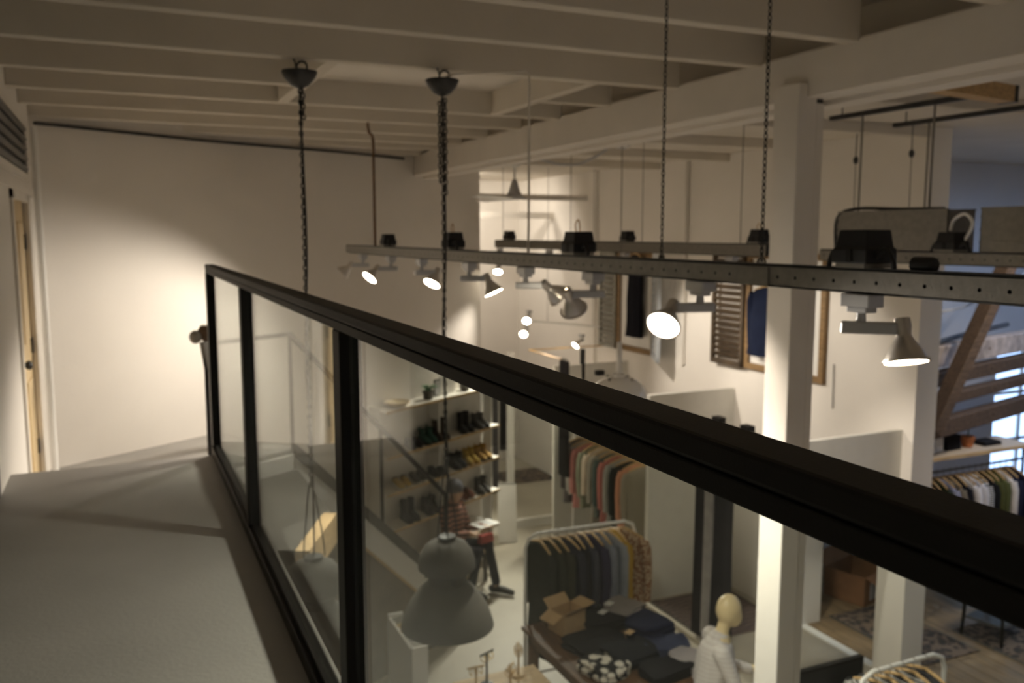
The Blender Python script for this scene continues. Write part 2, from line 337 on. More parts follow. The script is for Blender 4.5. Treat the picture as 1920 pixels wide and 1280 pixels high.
# ------------------------------------------------------------------ staircase
st = thing('staircase', 'brown wooden staircase going down from the landing beside the shoe shelves', 'staircase', tuple(onwall(1.75, 1.05, 0)))
SL = 0.93; S0 = 1.07
def stp(s, off, z): return onwall(S0 + s, 1.02 + off, z)
for i in range(1, 12):
    z = 2.26 - i * 0.19; s0 = -0.25 + i * 0.204; w_ = 0.25
    if z < 0.05: break
    m = MB(); p = [stp(s0, -0.52, 0), stp(s0 + w_, -0.52, 0), stp(s0 + w_, -0.03, 0), stp(s0, -0.03, 0)]
    m.prism([(q.x, q.y) for q in p], z - 0.04, z)
    t = m.build('tread', M_BROWN, st, world=True)
    m = MB(); p = [stp(s0 + w_, -0.52, 0), stp(s0 + w_ + 0.03, -0.52, 0), stp(s0 + w_ + 0.03, -0.03, 0), stp(s0 + w_, -0.03, 0)]
    m.prism([(q.x, q.y) for q in p], z - 0.04, z + 0.002)
    off = Vector(st.location); m.v = [q - off for q in m.v]
    m.build('nosing', M_OAK, t)
    m = MB(); p = [stp(s0 - 0.01, -0.52, 0), stp(s0 + 0.012, -0.52, 0), stp(s0 + 0.012, -0.03, 0), stp(s0 - 0.01, -0.03, 0)]
    m.prism([(q.x, q.y) for q in p], z, z + 0.15); m.build('riser', M_BROWN, st, world=True)
# winder platform with a pale nosing
m = MB(); pl = [(0.30, 5.49), (0.46, 5.49), (0.98, 5.28), (1.27, 5.93)] + [(stp(0.0, .06, 0).x, stp(0.0, .06, 0).y), (stp(0, 0, 0).x, stp(0, 0, 0).y), (onwall(-.3, 1.04).x, onwall(-.3, 1.04).y)]
m.prism(pl, 2.08, 2.26); m.build('winder_platform', M_DARKGREY, st, world=True)
m = MB(); m.prism([(0.98, 5.24), (1.30, 5.90), (1.22, 5.95), (0.90, 5.28)], 2.06, 2.268); m.build('winder_nosing', M_OAK, st, world=True)
# white skirting wall and dark stringer
def sloped(off0, off1, s0, s1, dz0, dz1):
    m = MB(); ring = []
    for s in (s0, s1):
        zb = 2.43 - SL * max(0, s)
        ring.append([stp(s, off0, zb + dz0), stp(s, off1, zb + dz0), stp(s, off1, zb + dz1), stp(s, off0, zb + dz1)])
    return m.loft(ring)
sloped(0.0, 0.03, 0, 2.45, -0.34, -0.07).build('skirting', M_WHITE, st, world=True)
sloped(-0.02, 0.04, 0, 2.45, -0.07, 0.05).build('stringer', M_DARKGREY, st, world=True)
sloped(-0.56, -0.52, 0, 2.40, -0.30, 0.0).build('outer_stringer', M_OAK, st, world=True)
sloped(0.0, 0.035, 0, 2.28, -0.375, -0.34).build('side_trim', M_OAK, st, world=True)
m = MB(); m.loft([[stp(0, .005, 0), stp(0, .025, 0), stp(0, .025, 2.43 - .375), stp(0, .005, 2.43 - .375)], [stp(2.2, .005, 0), stp(2.2, .025, 0), stp(2.2, .025, 2.43 - .375 - SL * 2.2), stp(2.2, .005, 2.43 - .375 - SL * 2.2)]])
m.build('side_panel', M_BROWN, st, world=True)
MB().loft([[onwall(-0.6, 1.02, 2.26), onwall(-0.6, 1.04, 2.26), onwall(-0.6, 1.04, 2.39), onwall(-0.6, 1.02, 2.39)], [onwall(S0, 1.02, 2.26), onwall(S0, 1.04, 2.26), onwall(S0, 1.04, 2.39), onwall(S0, 1.02, 2.39)]]).build('landing_riser', M_WHITE, st, world=True)
sr = thing('stair_railing', 'thin black railing following the staircase down from the landing', 'railing', tuple(onwall(S0, 1.02, ZL)))
MB().bar(onwall(0.27, 1.02, 3.39), stp(0.02, 0, 3.39), 0.03, 0.03).build('landing_rail', M_BLACK, sr, world=True)
MB().bar(stp(0, 0, 3.39), stp(2.0, 0, 3.39 - SL * 2.0), 0.035, 0.035).build('handrail', M_BLACK, sr, world=True)
for s in (0.0, 1.05, 1.98):
    zb = 2.43 - SL * s; MB().bar(stp(s, 0, zb), stp(s, 0, zb + 0.95), 0.028, 0.028, (1, 0, 0)).build('post', M_BLACK, sr, world=True)
MB().bar(onwall(0.27, 1.02, ZL), onwall(0.27, 1.02, 3.39), 0.03, 0.03, (1, 0, 0)).build('post', M_BLACK, sr, world=True)
q = thing('rail_ornament', 'small brown and grey ornament on top of the landing railing post', 'ornament', tuple(onwall(0.27, 1.02, 3.41)))
MB().lathe([(.01, 0), (.05, .03), (.055, .08), (.03, .12)], 12).build('knob', M_TIMBER, q, smooth=True)
MB().ell((-.07, -.03, .04), (.045, .04, .05)).build('side_knob', M_STEEL, q, smooth=True)
MB().bar((0, 0, 0), (0.03, 0.02, -0.22), 0.05, 0.07).build('strap', M_DARKGREY, q)

# ------------------------------------------------------------------ lighting tracks
def perforated_channel(x, y0, y1, z0, z1, parent, pitch_=0.075, hr=0.0055, holes=True):
    h = z1 - z0; zc = (z0 + z1) / 2
    m = MB()
    n = int((y1 - y0) / pitch_)
    for side in (-1, 1):
        X = x + side * 0.028
        if side == 1 or not holes:
            m.box((X - 0.001, y0, z0), (X + 0.001, y1, z1)); continue
        for i in range(n):
            a = y0 + (y1 - y0) * i / n; b = y0 + (y1 - y0) * (i + 1) / n; c = (a + b) / 2
            outer = []; inner = []
            for k in range(8):
                t = 2 * PI * k / 8
                inner.append((X, c + hr * math.cos(t), zc + hr * math.sin(t)))
            outer = [(X, b, zc), (X, b, z1), (X, c, z1), (X, a, z1), (X, a, zc), (X, a, z0), (X, c, z0), (X, b, z0)]
            m.add(outer + inner, [(k, (k + 1) % 8, 8 + (k + 1) % 8, 8 + k) for k in range(8)])
    m.box((x - 0.028, y0, z0), (x + 0.028, y1, z0 + 0.002))
    m.box((x - 0.03, y0, z1), (x - 0.012, y1, z1 + 0.003)); m.box((x + 0.012, y0, z1), (x + 0.03, y1, z1 + 0.003))
    m.build('channel', M_STEEL, parent, world=True)
    MB().box((x - 0.026, y0 + .005, z1 - 0.006), (x + 0.026, y1 - .005, z1 + 0.011)).build('top_cable_strip', M_BLACKP, parent, world=True)
    MB().box((x - 0.020, y0 + .005, z0 + .003), (x + 0.020, y1 - .005, z1 - 0.006)).build('hole_shade_fill', M_BLACKP, parent, world=True)  # black core stands in for the shade inside the channel holes
    MB().box((x - 0.008, y0 + .02, z0 - 0.006), (x + 0.008, y1 - .02, z0)).build('power_rail', M_DSTEEL, parent, world=True)
XA, ZA0, ZA1 = 1.82, 4.047, 4.100
ta = thing('lighting_track', 'long perforated steel lighting track nearest the railing', 'track', (XA, 3.0, ZA0), group='lighting tracks')
perforated_channel(XA, -1.2, 7.5, ZA0, ZA1, ta)
for yy in (2.1, 0.4): MB().box((XA - 0.033, yy, ZA0 - .002), (XA - 0.029, yy + 0.14, ZA1)).build('splice_plate', M_STEEL, ta, world=True)
XB = 4.4
tb = thing('lighting_track', 'second steel lighting track ending just left of the white column', 'track', (XB, 8, ZA0), group='lighting tracks')
perforated_channel(XB, 5.17, 10.3, ZA0 - .01, ZA1 + .02, tb, holes=False)
tc_ = thing('lighting_track', 'perforated steel track right of the column carrying grey metal trays', 'track', (XB, 3, ZA0), group='lighting tracks')
perforated_channel(XB, 1.5, 4.62, ZA0 - .02, ZA1 - .01, tc_)
# rods and chains carrying the tracks
def hanger_rod(label, p, q, r=0.005, material=M_STEEL, name='threaded_rod'):
    o = MB().tube([Vector(p) - Vector(p), Vector(q) - Vector(p)], r, 6).build(name, material, None, smooth=True, loc=p)
    return tag(o, label, 'rod', 'rods carrying the lighting tracks')
rh = thing('hook_rod', 'rusty brown rod with bent top holding the far end of the track', 'rod', (XA, 6.66, ZA1))
cable('rod', [(XA - .03, 6.70, 5.03), (XA - .02, 6.70, 4.97), (XA, 6.68, 4.94), (XA, 6.66, 4.8), (XA, 6.66, ZA1)], 0.011, M_BRASSY, rh)
MB().torus(0.02, 0.006, frame((XA - .03, 6.7, 5.03), (1, 0, 0))).build('hook', M_BRASSY, rh, world=True)
def hang_chain(label, x, y, z0, z1):
    c = thing('hanging_chain', label, 'chain', (x, y, z0), group='chains carrying the lighting tracks')
    o = chain_mb((0, 0, 0), (0, 0, z1 - z0), 0.026, 0.0022, 0.0058).build('chain_links', M_DSTEEL, c); o['kind'] = 'stuff'
    MB().torus(0.018, 0.004, frame((0, 0, 0.01), (1, 0, 0))).build('shackle', M_STEEL, c)
    return c
hang_chain('thin steel chain in the middle of the near track', XA, 2.72, ZA1, 5.05)
hang_chain('thin steel chain left of the white column holding the near track', XA, 2.17, ZA1, 5.28)
cw = thing('power_cord', 'grey power cord dropping from a joist to the near track', 'cord', (XA, 3.86, ZA1))
cable('cord', [(1.58, 4.41, 5.0), (1.62, 4.3, 5.01), (1.78, 3.95, 4.975), (1.815, 3.88, 4.965), (1.82, 3.865, 4.93), (1.82, 3.865, 4.7), (1.82, 3.865, 4.4), (1.815, 3.86, ZA1)], 0.006, M_WOODW, cw)
hanger_rod('thin wire nearest the back wall above the second track', (XB, 10.1, ZA1 + .02), (XB, 10.1, 5.13), 0.004)
hanger_rod('thin wire beside the ceiling fan above the second track', (XB, 8.3, ZA1 + .02), (XB, 8.3, 5.04), 0.004)
hanger_rod('thin wire left of the white column above the second track end', (XB, 5.5, ZA1 + .02), (XB, 5.5, 5.13), 0.004)
hanger_rod('thin wire at the middle of the second track', (XB, 6.9, ZA1 + .02), (XB, 6.9, 5.13), 0.004)
# struts under the right ceiling with rods
for lab, xs, y0, y1 in (('dark metal strut under the right ceiling, nearer the beam', 4.5, 3.55, 4.7), ('dark metal strut under the right ceiling, nearer the wall', 5.2, 3.0, 4.8)):
    s_ = thing('ceiling_strut', lab, 'strut', (xs, y0, 4.97), group='metal struts')
    B(((-.02, 0, 0), (.02, y1 - y0, .003)), ((-.02, 0, 0), (-.017, y1 - y0, .03)), ((.017, 0, 0), (.02, y1 - y0, .03))).build('channel', M_DSTEEL, s_)
    for yy in (0.1, (y1 - y0) - .1): MB().tube([(0, yy, 0), (0, yy, 0.1)], 0.006, 6).build('bolt', M_STEEL, s_)
hanger_rod('steel rod just right of the white column', (4.5, 4.42, 4.09), (4.5, 4.42, 4.97), 0.007)
hanger_rod('steel rod in front of the grey tray', (4.5, 3.86, 4.09), (4.5, 3.86, 4.97), 0.007)
hanger_rod('steel rod at the left end of the far strut', (5.2, 4.5, 4.0), (5.2, 4.5, 4.97), 0.007)
hanger_rod('steel rod at the right edge of the far strut', (5.2, 3.5, 4.0), (5.2, 3.5, 4.97), 0.007)
for lab, p in (('wall stud with thin wire right of the column', (6.0, 5.95, 4.85)), ('wall stud with thin wire in the middle of the bare wall', (6.0, 5.35, 4.86)), ('wall stud with thin wire hidden beside the column edge', (6.0, 6.4, 4.83))):
    h = thing('wire_stud', lab, 'hook', p, group='wire studs')
    MB().ell((0, 0, 0), (.022, .022, .035)).build('stud', M_DSTEEL, h, smooth=True)
    MB().tube([(0, 0, .02), (0, 0, 5.13 - p[2])], 0.006, 6).build('stem', M_STEEL, h)
    MB().tube([(0, 0, 0), (0.01, 0, -0.8)], 0.004, 6).build('wire', M_STEEL, h)
# grey trays on the third track
for lab, y0, y1 in (('long grey metal tray on the right track behind the black transformer', 3.55, 4.38), ('short grey metal tray at the right end of the right track', 2.95, 3.34)):
    t = thing('cable_tray', lab, 'tray', (XB, y0, 4.10), group='metal trays')
    L = y1 - y0
    B(((-.11, 0, 0), (-.105, L, .24)), ((.105, 0, 0), (.11, L, .24)), ((-.11, 0, 0), (.11, .005, .24)), ((-.11, L - .005, 0), (.11, L, .24)), ((-.11, 0, 0), (.11, L, .005))).build('tray_body', M_STEEL, t)
    for zz in (.05, .12, .19): MB().box((-.114, 0, zz), (-.109, L, zz + .012)).build('rib', M_STEEL, t)
    for a_, b_ in ((-.118, -.10), (.10, .118)): MB().box((a_, 0, .235), (b_, L, .245)).build('rim', M_STEEL, t)
cable('tray_cable', [(4.35, 4.45, 4.10), (4.3, 4.40, 4.30), (4.3, 4.25, 4.36), (4.3, 3.9, 4.35), (4.32, 3.6, 4.345)], 0.012, M_DSTEEL)
tag(bpy.data.objects['tray_cable'], 'dark cable looped over the edge of the long grey tray', 'cable')
cable('plug_cable', [(4.4, 2.94, 4.2), (4.4, 2.85, 4.205), (4.38, 2.7, 4.22), (4.3, 2.4, 4.35)], [0.022] * 6 + [0.014] * 10, M_DSTEEL)
tag(bpy.data.objects['plug_cable'], 'thick dark cable leaving the short grey tray to the right', 'cable')
tag(cable('white_lead', [(4.3, 3.47, 4.13), (4.28, 3.38, 4.25), (4.28, 3.43, 4.31), (4.28, 3.5, 4.28), (4.28, 3.52, 4.22)], 0.01, M_WENAM), 'looped white lead beside the transformer on the right track', 'cable')

def transformer(label, x, y, z, s=1.0, rz=0.0):
    t = thing('transformer_box', label, 'transformer', (x, y, z), rz, 'black transformer boxes on the tracks')
    def ring(hx, hy, z): return [(-hx, -hy, z), (hx, -hy, z), (hx, hy, z), (-hx, hy, z)]
    MB().loft([ring(.055 * s, .06 * s, .012), ring(.055 * s, .06 * s, .05 * s), ring(.048 * s, .055 * s, .055 * s), ring(.042 * s, .048 * s, .10 * s)]).build('housing', M_BLACKP, t, bevel=0.003)
    B(((-.05 * s, -.05 * s, 0), (.05 * s, .05 * s, .013))).build('foot_plate', M_STEEL, t)
    MB().box((-.057 * s, -.008 * s, .015), (-.054 * s, .008 * s, .05 * s)).build('clip', M_BLACK, t)
    cable('lead', [(-.02, -.06 * s, .03), (-.02, -.09 * s, .05), (-.02, -.115 * s, .02), (-.02, -.12 * s, -.0)], 0.008 * s, M_BLACKP, t, world=False)
    cable('lead', [(-.02, .06 * s, .03), (-.02, .085 * s, .045), (-.02, .10 * s, .02), (-.02, .105 * s, 0)], 0.007 * s, M_BLACKP, t, world=False)
    return t
TR = [('small black transformer near the far end of the near track', XA, 6.30, ZA1, .9), ('black transformer left of the thin chain with an upright wire', XA, 4.92, ZA1, 1.0), ('large black transformer with two yellow wire loops on top', XA, 3.36, ZA1, 1.0),
      ('largest black transformer right of the white column', XA, 1.76, ZA1, 1.0), ('black transformer at the end of the second track', XB, 5.28, ZA1 + .02, 1.05), ('black transformer in the middle of the second track', XB, 7.15, ZA1 + .02, 1.0), ('flat black transformer on the far part of the second track', XB, 9.9, ZA1 + .02, 1.1), ('black transformer between the two grey trays', XB - .14, 3.49, ZA1 - .01, 1.1)]
for i, (lab, x_, y_, z_, s_) in enumerate(TR):
    t = transformer(lab, x_, y_, z_ + .0115, s_)
    if i in (1, 2, 4):
        cable('wire_loop', [(0, .02, .095), (0, .03, .13), (0, .005, .15), (0, -.01, .13), (0, -.012, .1)], 0.003, M_PINE, t, world=False)
tag(MB().lathe([(.012, 0), (.02, .005), (.02, .06), (.016, .066)], 10, frame((XA, 1.6, ZA1 + .025), (0, -1, 0))).build('cable_connector', M_BLACKP, smooth=True), 'black cable connector lying on the near track', 'connector')

# ------------------------------------------------------------------ track spotlights
def spotlight(label, x, y, z, gear_ang, aim, on=True, s=1.0, power=1.0, cone=75, group='track spotlights', light=True, drop=0.0):
    t = thing('track_spotlight', label, 'spotlight', (x, y, z), 0, group)
    G = Matrix.Translation((0, 0, -drop)) @ rotz(gear_ang)
    MB().box((-.028, -.05, -.035), (.028, .05, 0)).box((-.02, -.035, -.05), (.02, .035, -.035)).build('adapter', M_LGREY, t, bevel=0.003)
    MB().lathe([(.014, -.075 - drop), (.012, -.05)], 12).build('neck', M_LGREY, t, smooth=True)
    b = MB().box((-.05 * s, -.02, -.107), (.09 * s, .02, -.075), G).build('gear_box', M_LGREY, t, bevel=0.004)
    aim = Vector(aim).normalized()
    piv = G @ Vector((.105 * s, 0, -.095))
    MB().bar(G @ Vector((.085 * s, 0, -.09)), piv, 0.03, 0.03).build('bracket', M_LGREY, t, bevel=0.004)
    M = frame(piv, aim)
    h = MB().lathe([(.006, -.035), (.021, -.032), (.023, -.01), (.020, .012), (.024, .022), (.034, .038), (.046, .058), (.053, .078), (.060, .080), (.061, .086), (.055, .087)], 22, M, False).build('lamp_head', M_SILV if not on else M_SILV, t, smooth=True)
    MB().lathe([(.0545, .081), (.0545, .0845)], 22, M).build('lens', M_LENS if on else M_LENSOFF, t, smooth=False)
    if on and light:
        ld = bpy.data.lights.new('lamp_light', 'SPOT'); ld.energy = SPOT_W * power; ld.color = WARM; ld.spot_size = math.radians(cone); ld.spot_blend = 0.6; ld.shadow_soft_size = 0.045
        lo = bpy.data.objects.new('lamp_light', ld); COL.objects.link(lo); lo.parent = t
        lo.location = piv + aim * 0.10; lo.rotation_euler = (-aim).to_track_quat('Z', 'Y').to_euler()
    return t
def aimv(r, d, tw): return Rv * r - Vector((0, 0, d)) - Fh * tw
def ga(r, tw): # gear angle so the head sits in direction r*right + towards*tw
    v = Rv * r - Fh * tw; return math.atan2(v.y, v.x)
zA = ZA0 - 0.006
spotlight('spotlight at the far left end of the near track turned to the back wall', XA, 7.04, zA, ga(-1, .1), Vector((-1.3, .35, -1.25)), True, power=.55, cone=125)
spotlight('lit spotlight second from the far left end of the near track', XA, 6.24, zA, ga(-1, .1), aimv(-.52, .70, .45), True, power=.7, cone=85)
spotlight('lit spotlight third from the far left end of the near track', XA, 5.52, zA, ga(1, .2) + .6, aimv(-.36, .80, .45), True, power=.7)
spotlight('spotlight tilted right with its bright rim seen edge-on', XA, 4.66, zA, ga(1, .1), aimv(.42, .88, .14), True, power=.9)
spotlight('grey spotlight pointing right between rim-lit and dark lamps', XA, 3.90, zA, ga(1, -.1), aimv(.72, .60, -.38), True, power=.35)
spotlight('dark spotlight with rounded back turned away from the viewer', XA, 3.23, zA, ga(-1, .15), aimv(.30, .72, -.52), True, power=.4)
spotlight('large glowing spotlight facing the viewer below the near track', XA, 2.48, zA, ga(-1, .2), aimv(-.40, .56, .66), True, power=.5, cone=172)
spotlight('silver dome spotlight hanging straight down right of the column', XA, 1.76, zA, ga(1, .35), aimv(.03, 1, .30), True, power=0.6, cone=90)
spotlight('unseen spotlight added past the silver dome one to light the side room', XA, 0.6, zA, ga(1, .3), aimv(.5, .85, -.1), True, power=.7)  # extra lamp outside the view, added to light the side room
zB = ZA0 - 0.02
spotlight('lit spotlight on the second track seen under the near track', XB, 10.2, zB, ga(-.2, 1), aimv(-.05, .8, .6), True, power=.8, drop=.13)
spotlight('spotlight on the second track beside the ceiling fan', XB, 8.80, zB, ga(1, .2), aimv(.8, .6, -.2), True, power=.6)
spotlight('spotlight on the second track in front of the dark dress', XB, 7.2, zB, ga(1, .2), aimv(.8, .55, -.3), True, power=.42)
spotlight('spotlight at the near end of the second track', XB, 5.6, zB, ga(1, .2), aimv(.5, .9, -.1), True, power=.5)
spotlight('spotlight hanging from the right track under the grey trays', XB, 3.75, ZA0 - .03, ga(1, 0), aimv(.6, .8, .1), True, power=1.2)
# far track in the alcove
tf = thing('lighting_track', 'short white lighting track with three lamps in the far alcove', 'track', (5.7, 11.3, 2.98), group='lighting tracks')
MB().bar((5.25, 11.35, 2.98), (6.35, 11.05, 2.86), 0.04, 0.03).build('channel', M_WHITE, tf, world=True)
MB().tube([(5.6, 11.25, 2.95), (5.6, 11.25, 5.125)], 0.004, 6).build('wire', M_STEEL, tf, world=True)
MB().tube([(6.25, 11.08, 2.88), (6.25, 11.08, 5.125)], 0.004, 6).build('wire', M_STEEL, tf, world=True)
spotlight('lit spotlight at the top left of the far alcove track', 5.33, 11.3, 3.12, ga(-.3, 1), aimv(-.1, .5, .85), True, power=.9, group='far spotlights')
spotlight('lit spotlight just below the top left one in the far alcove', 5.30, 11.32, 2.93, ga(-.4, 1), aimv(-.1, .5, .85), True, power=.9, group='far spotlights')
spotlight('lit spotlight at the right end of the far alcove track', 6.08, 11.1, 2.76, ga(-.3, .6), aimv(-.6, .6, .4), True, power=.9, group='far spotlights')

for lab, x_, y_, az in (('added fill lamp hidden in the alcove behind the back wall corner', 4.55, 12.2, (1.4, 1.6, -1.2)), ('second added fill lamp hidden in the alcove behind the back wall corner', 4.55, 13.2, (2.4, .9, -2.4))):
    spotlight(lab, x_, y_, 5.12, 0, az, True, power=.25, cone=120, group='added alcove fill lamps')  # lamps added out of sight to brighten the dark alcove
for lab, x_, y_, az in (('added side room fill lamp aimed at the garment rail', 8.3, 4.4, (.1, 2.0, -2.6)), ('added side room fill lamp aimed at the dark rug', 9.0, 4.6, (-.6, .2, -3)), ('added side room fill lamp aimed at the pale shelf', 7.4, 4.5, (1.0, 2.1, -2.6))):
    spotlight(lab, x_, y_, 5.12, 0, az, True, power=.3 if 'rug' not in lab else .12, cone=80, group='added side room fill lamps')  # unseen lamps added to brighten the rail, shelf and floor here
# ------------------------------------------------------------------ big grey pendants
def pendant(label, x, y, ztop, hx, hy):
    t = thing('pendant_lamp', label, 'lamp', (x, y, ztop - 0.5), group='grey industrial pendants')
    Z = 0.5
    pr = [(.260, -.01), (.258, .0), (.254, .015), (.241, .06), (.208, .13), (.165, .19), (.13, .225), (.108, .245)]
    MB().lathe(pr + [(.10, .24), (.12, .215), (.155, .18), (.195, .12), (.231, .05), (.246, .0), (.260, -.01)], 36, None, False).build('shade', M_ENAMEL, t, smooth=True)
    nk = MB().lathe([(.106, .243), (.106, .275), (.112, .278), (.112, .29), (.106, .293), (.106, .315)], 30).build('collar', M_ENAMEL, t, smooth=True)
    for a in (0.5, 2.6, 4.7): MB().box((.105, -.012, .262), (.125, .012, .30), rotz(a)).build('clip', M_DSTEEL, nk)
    MB().lathe([(.145, .315), (.158, .322), (.160, .335), (.156, .37), (.140, .42), (.110, .46), (.07, .48), (.045, .487)], 32).build('upper_dome', M_ENAMEL, t, smooth=True)
    MB().lathe([(.05, .485), (.05, .505), (.02, .512)], 16).build('cap', M_DSTEEL, t, smooth=True)
    MB().ell((0, 0, .08), (.055, .055, .085)).build('bulb', M_LENSOFF, t, smooth=True)
    cable('bail', [(-.05, .0, .5), (-.045, 0, .58), (-.015, 0, .86), (0, 0, .9)], 0.004, M_DSTEEL, t, world=False)
    cable('bail', [(.06, .0, .5), (.055, 0, .58), (.02, 0, .82), (0, 0, .9)], 0.004, M_DSTEEL, t, world=False)
    o = chain_mb((0, 0, .88), (0, 0, 4.96 - (ztop - .5)), 0.034, 0.0036, 0.0085).build('chain_links', M_DSTEEL, t); o['kind'] = 'stuff'
    cable('flex', [(0.004, 0, .5), (.012, 0.01, 1.0), (-.008, .008, 1.6), (.01, -.006, 2.1), (0, .01, 4.9 - (ztop - .5))], 0.005, M_BLACKP, t, world=False)
    c = 4.985 - (ztop - .5)
    MB().lathe([(.012, -.075), (.045, -.06), (.075, -.025), (.087, .0), (.087, .008), (.08, .008), (.02, -.01)], 24, Matrix.Translation((0, 0, c))).build('ceiling_bowl', M_DSTEEL, t, smooth=True)
    MB().torus(0.026, 0.005, frame((.012, 0, c + .03), Rv.cross(Vector((0, 0, 1))))).build('ring', M_DSTEEL, t, smooth=True)
    cable('hook_wire', [(-.015, 0, c + .01), (-.02, 0, c + .05), (-.03, 0, 5.05 - (ztop - .5))], 0.004, M_DSTEEL, t, world=False)
    return t
p2 = pendant('grey industrial pendant lamp hanging in front of the seated person', 1.575, 4.40, 2.545, 0, 0)
o = chain_mb((.012, -.01, 2.855), (.012, -.01, 2.36), 0.034, 0.0036, 0.0085).build('spare_chain', M_DSTEEL, p2); o['kind'] = 'stuff'
o = chain_mb((-.014, .008, 2.84), (-.014, .008, 2.42), 0.034, 0.0036, 0.0085).build('spare_chain', M_DSTEEL, p2); o['kind'] = 'stuff'
p1 = pendant('grey industrial pendant lamp seen through the glass pane', 0.855, 4.46, 2.52, 0, 0)
o = chain_mb((.012, -.01, 2.92), (.012, -.01, 2.74), 0.034, 0.0036, 0.0085).build('spare_chain', M_DSTEEL, p1); o['kind'] = 'stuff'
# white enamel dome pendant
t = thing('enamel_pendant', 'white enamel dome pendant above the clothes table', 'lamp', (3.60, 5.95, 2.90))
MB().lathe([(.235, 0), (.235, .012), (.225, .05), (.195, .10), (.15, .14), (.09, .165), (.05, .17), (.05, .19), (.03, .2)], 32, None, False).build('shade', M_WENAM, t, smooth=True)
MB().lathe([(.03, .19), (.024, .22), (.02, .44), (.012, .45)], 14).build('stem', M_WENAM, t, smooth=True)
MB().tube([(0, 0, .45), (0, 0, 2.23)], .004, 6).build('wire', M_STEEL, t)
MB().ell((0, 0, .03), (.05, .05, .07)).build('bulb', M_LENSOFF, t, smooth=True)
for a in (.4, 1.9, 3.5, 5.2): MB().ell((.12 * math.cos(a), .12 * math.sin(a), .162), (.012, .012, .012)).build('rivet', M_STEEL, t, smooth=True)
tag(MB().box((3.42, 5.98, 3.085), (3.49, 6.03, 3.125), ).build('clamp_block', M_BLACKP, bevel=.004), 'small black block on top of the white enamel pendant', 'clamp')
# ceiling fan with cable
t = thing('ceiling_fan', 'white ceiling fan with thin blades under the far ceiling', 'fan', (3.42, 7.58, 4.52))
MB().lathe([(.02, .30), (.055, .32), (.06, .40), (.05, .43)], 18).build('canopy', M_WHITE, t, smooth=True)
MB().tube([(0, 0, .05), (0, 0, .32)], .012, 8).build('down_rod', M_WHITE, t)
MB().lathe([(.02, .19), (.03, .16), (.055, .08), (.075, .04), (.12, .02), (.12, .005), (.04, 0)], 20).build('motor_housing', M_LGREY, t, smooth=True)
for k in range(3):
    Mx = rotz(-yaw + k * 2 * PI / 3 + .0)
    MB().box((.1, -.05, .008), (.68, .05, .014), Mx @ Matrix.Rotation(.12, 4, 'X')).build('blade', M_WHITE, t)
MB().tube([(0, 0, .43), (0, 0, .61)], .008, 8).build('ceiling_stem', M_WHITE, t)
tag(cable('fan_cable', [(3.44, 7.56, 4.93), (3.62, 7.5, 4.90), (3.82, 7.42, 4.85), (4.0, 7.35, 4.86), (4.2, 7.27, 4.97), (4.28, 7.24, 5.07), (4.37, 7.2, 5.09), (4.41, 7.19, 5.03)], 0.012, M_LGREY), 'grey cable sagging between the fan and a ceiling junction box', 'cable')
t = thing('junction_box', 'round white junction box on the ceiling at the end of the fan cable', 'junction box', (4.36, 7.2, 5.0))
MB().lathe([(.06, .13), (.075, .12), (.075, .02), (.06, 0)], 18).build('box_body', M_WHITE, t, smooth=True)
MB().lathe([(.03, 0), (.03, -.01)], 12).build('cover', M_LGREY, t)
# pine block near the right ceiling
t = thing('pine_block', 'raw pine timber stub with dark end under the right ceiling', 'beam', (4.3, 3.46, 4.9))
MB().bar((3.95, 3.40, 4.99), (4.66, 3.52, 4.99), .10, .09).build('timber', M_PINE, t, world=True)
MB().bar((4.66, 3.52, 4.99), (4.70, 3.527, 4.99), .102, .092).build('end_cap', M_DSTEEL, t, world=True)

# ------------------------------------------------------------------ fitting rooms
def panel(name, label, boxes, m, cat='partition', group='fitting room partitions', bevel=.004):
    o = B(*boxes).build(name, m, None, bevel=bevel); return tag(o, label, cat, group)
M_PART = mat('partition_paint', (0.70, 0.68, 0.62), 0.7, noise=0.03)
panel('partition_wall', 'pale partition between the fitting rooms behind the curtain', [((5.36, 8.18, 0), (6.53, 8.24, 2.41))], M_PART)
panel('header_panel', 'pale header panel between the two white columns', [((4.95, 5.75, 1.78), (6.53, 5.80, 2.41))], M_PART)
panel('partition_wall', 'pale partition at the far side of the pastel clothes rack', [((5.36, 10.55, 0), (6.53, 10.6, 2.41))], M_PART)
t = thing('curtain_rail', 'black curtain rail along the fitting room fronts', 'rail', (5.28, 7, 2.34))
MB().tube([(5.28, 5.80, 2.37), (5.28, 8.25, 2.37)], .014, 8).build('rod', M_DARKGREY, t, world=True)
for yy in (6.35, 6.78): MB().box((5.24, yy, 2.33), (5.32, yy + .12, 2.43)).build('bracket', M_BLACKP, t, world=True)
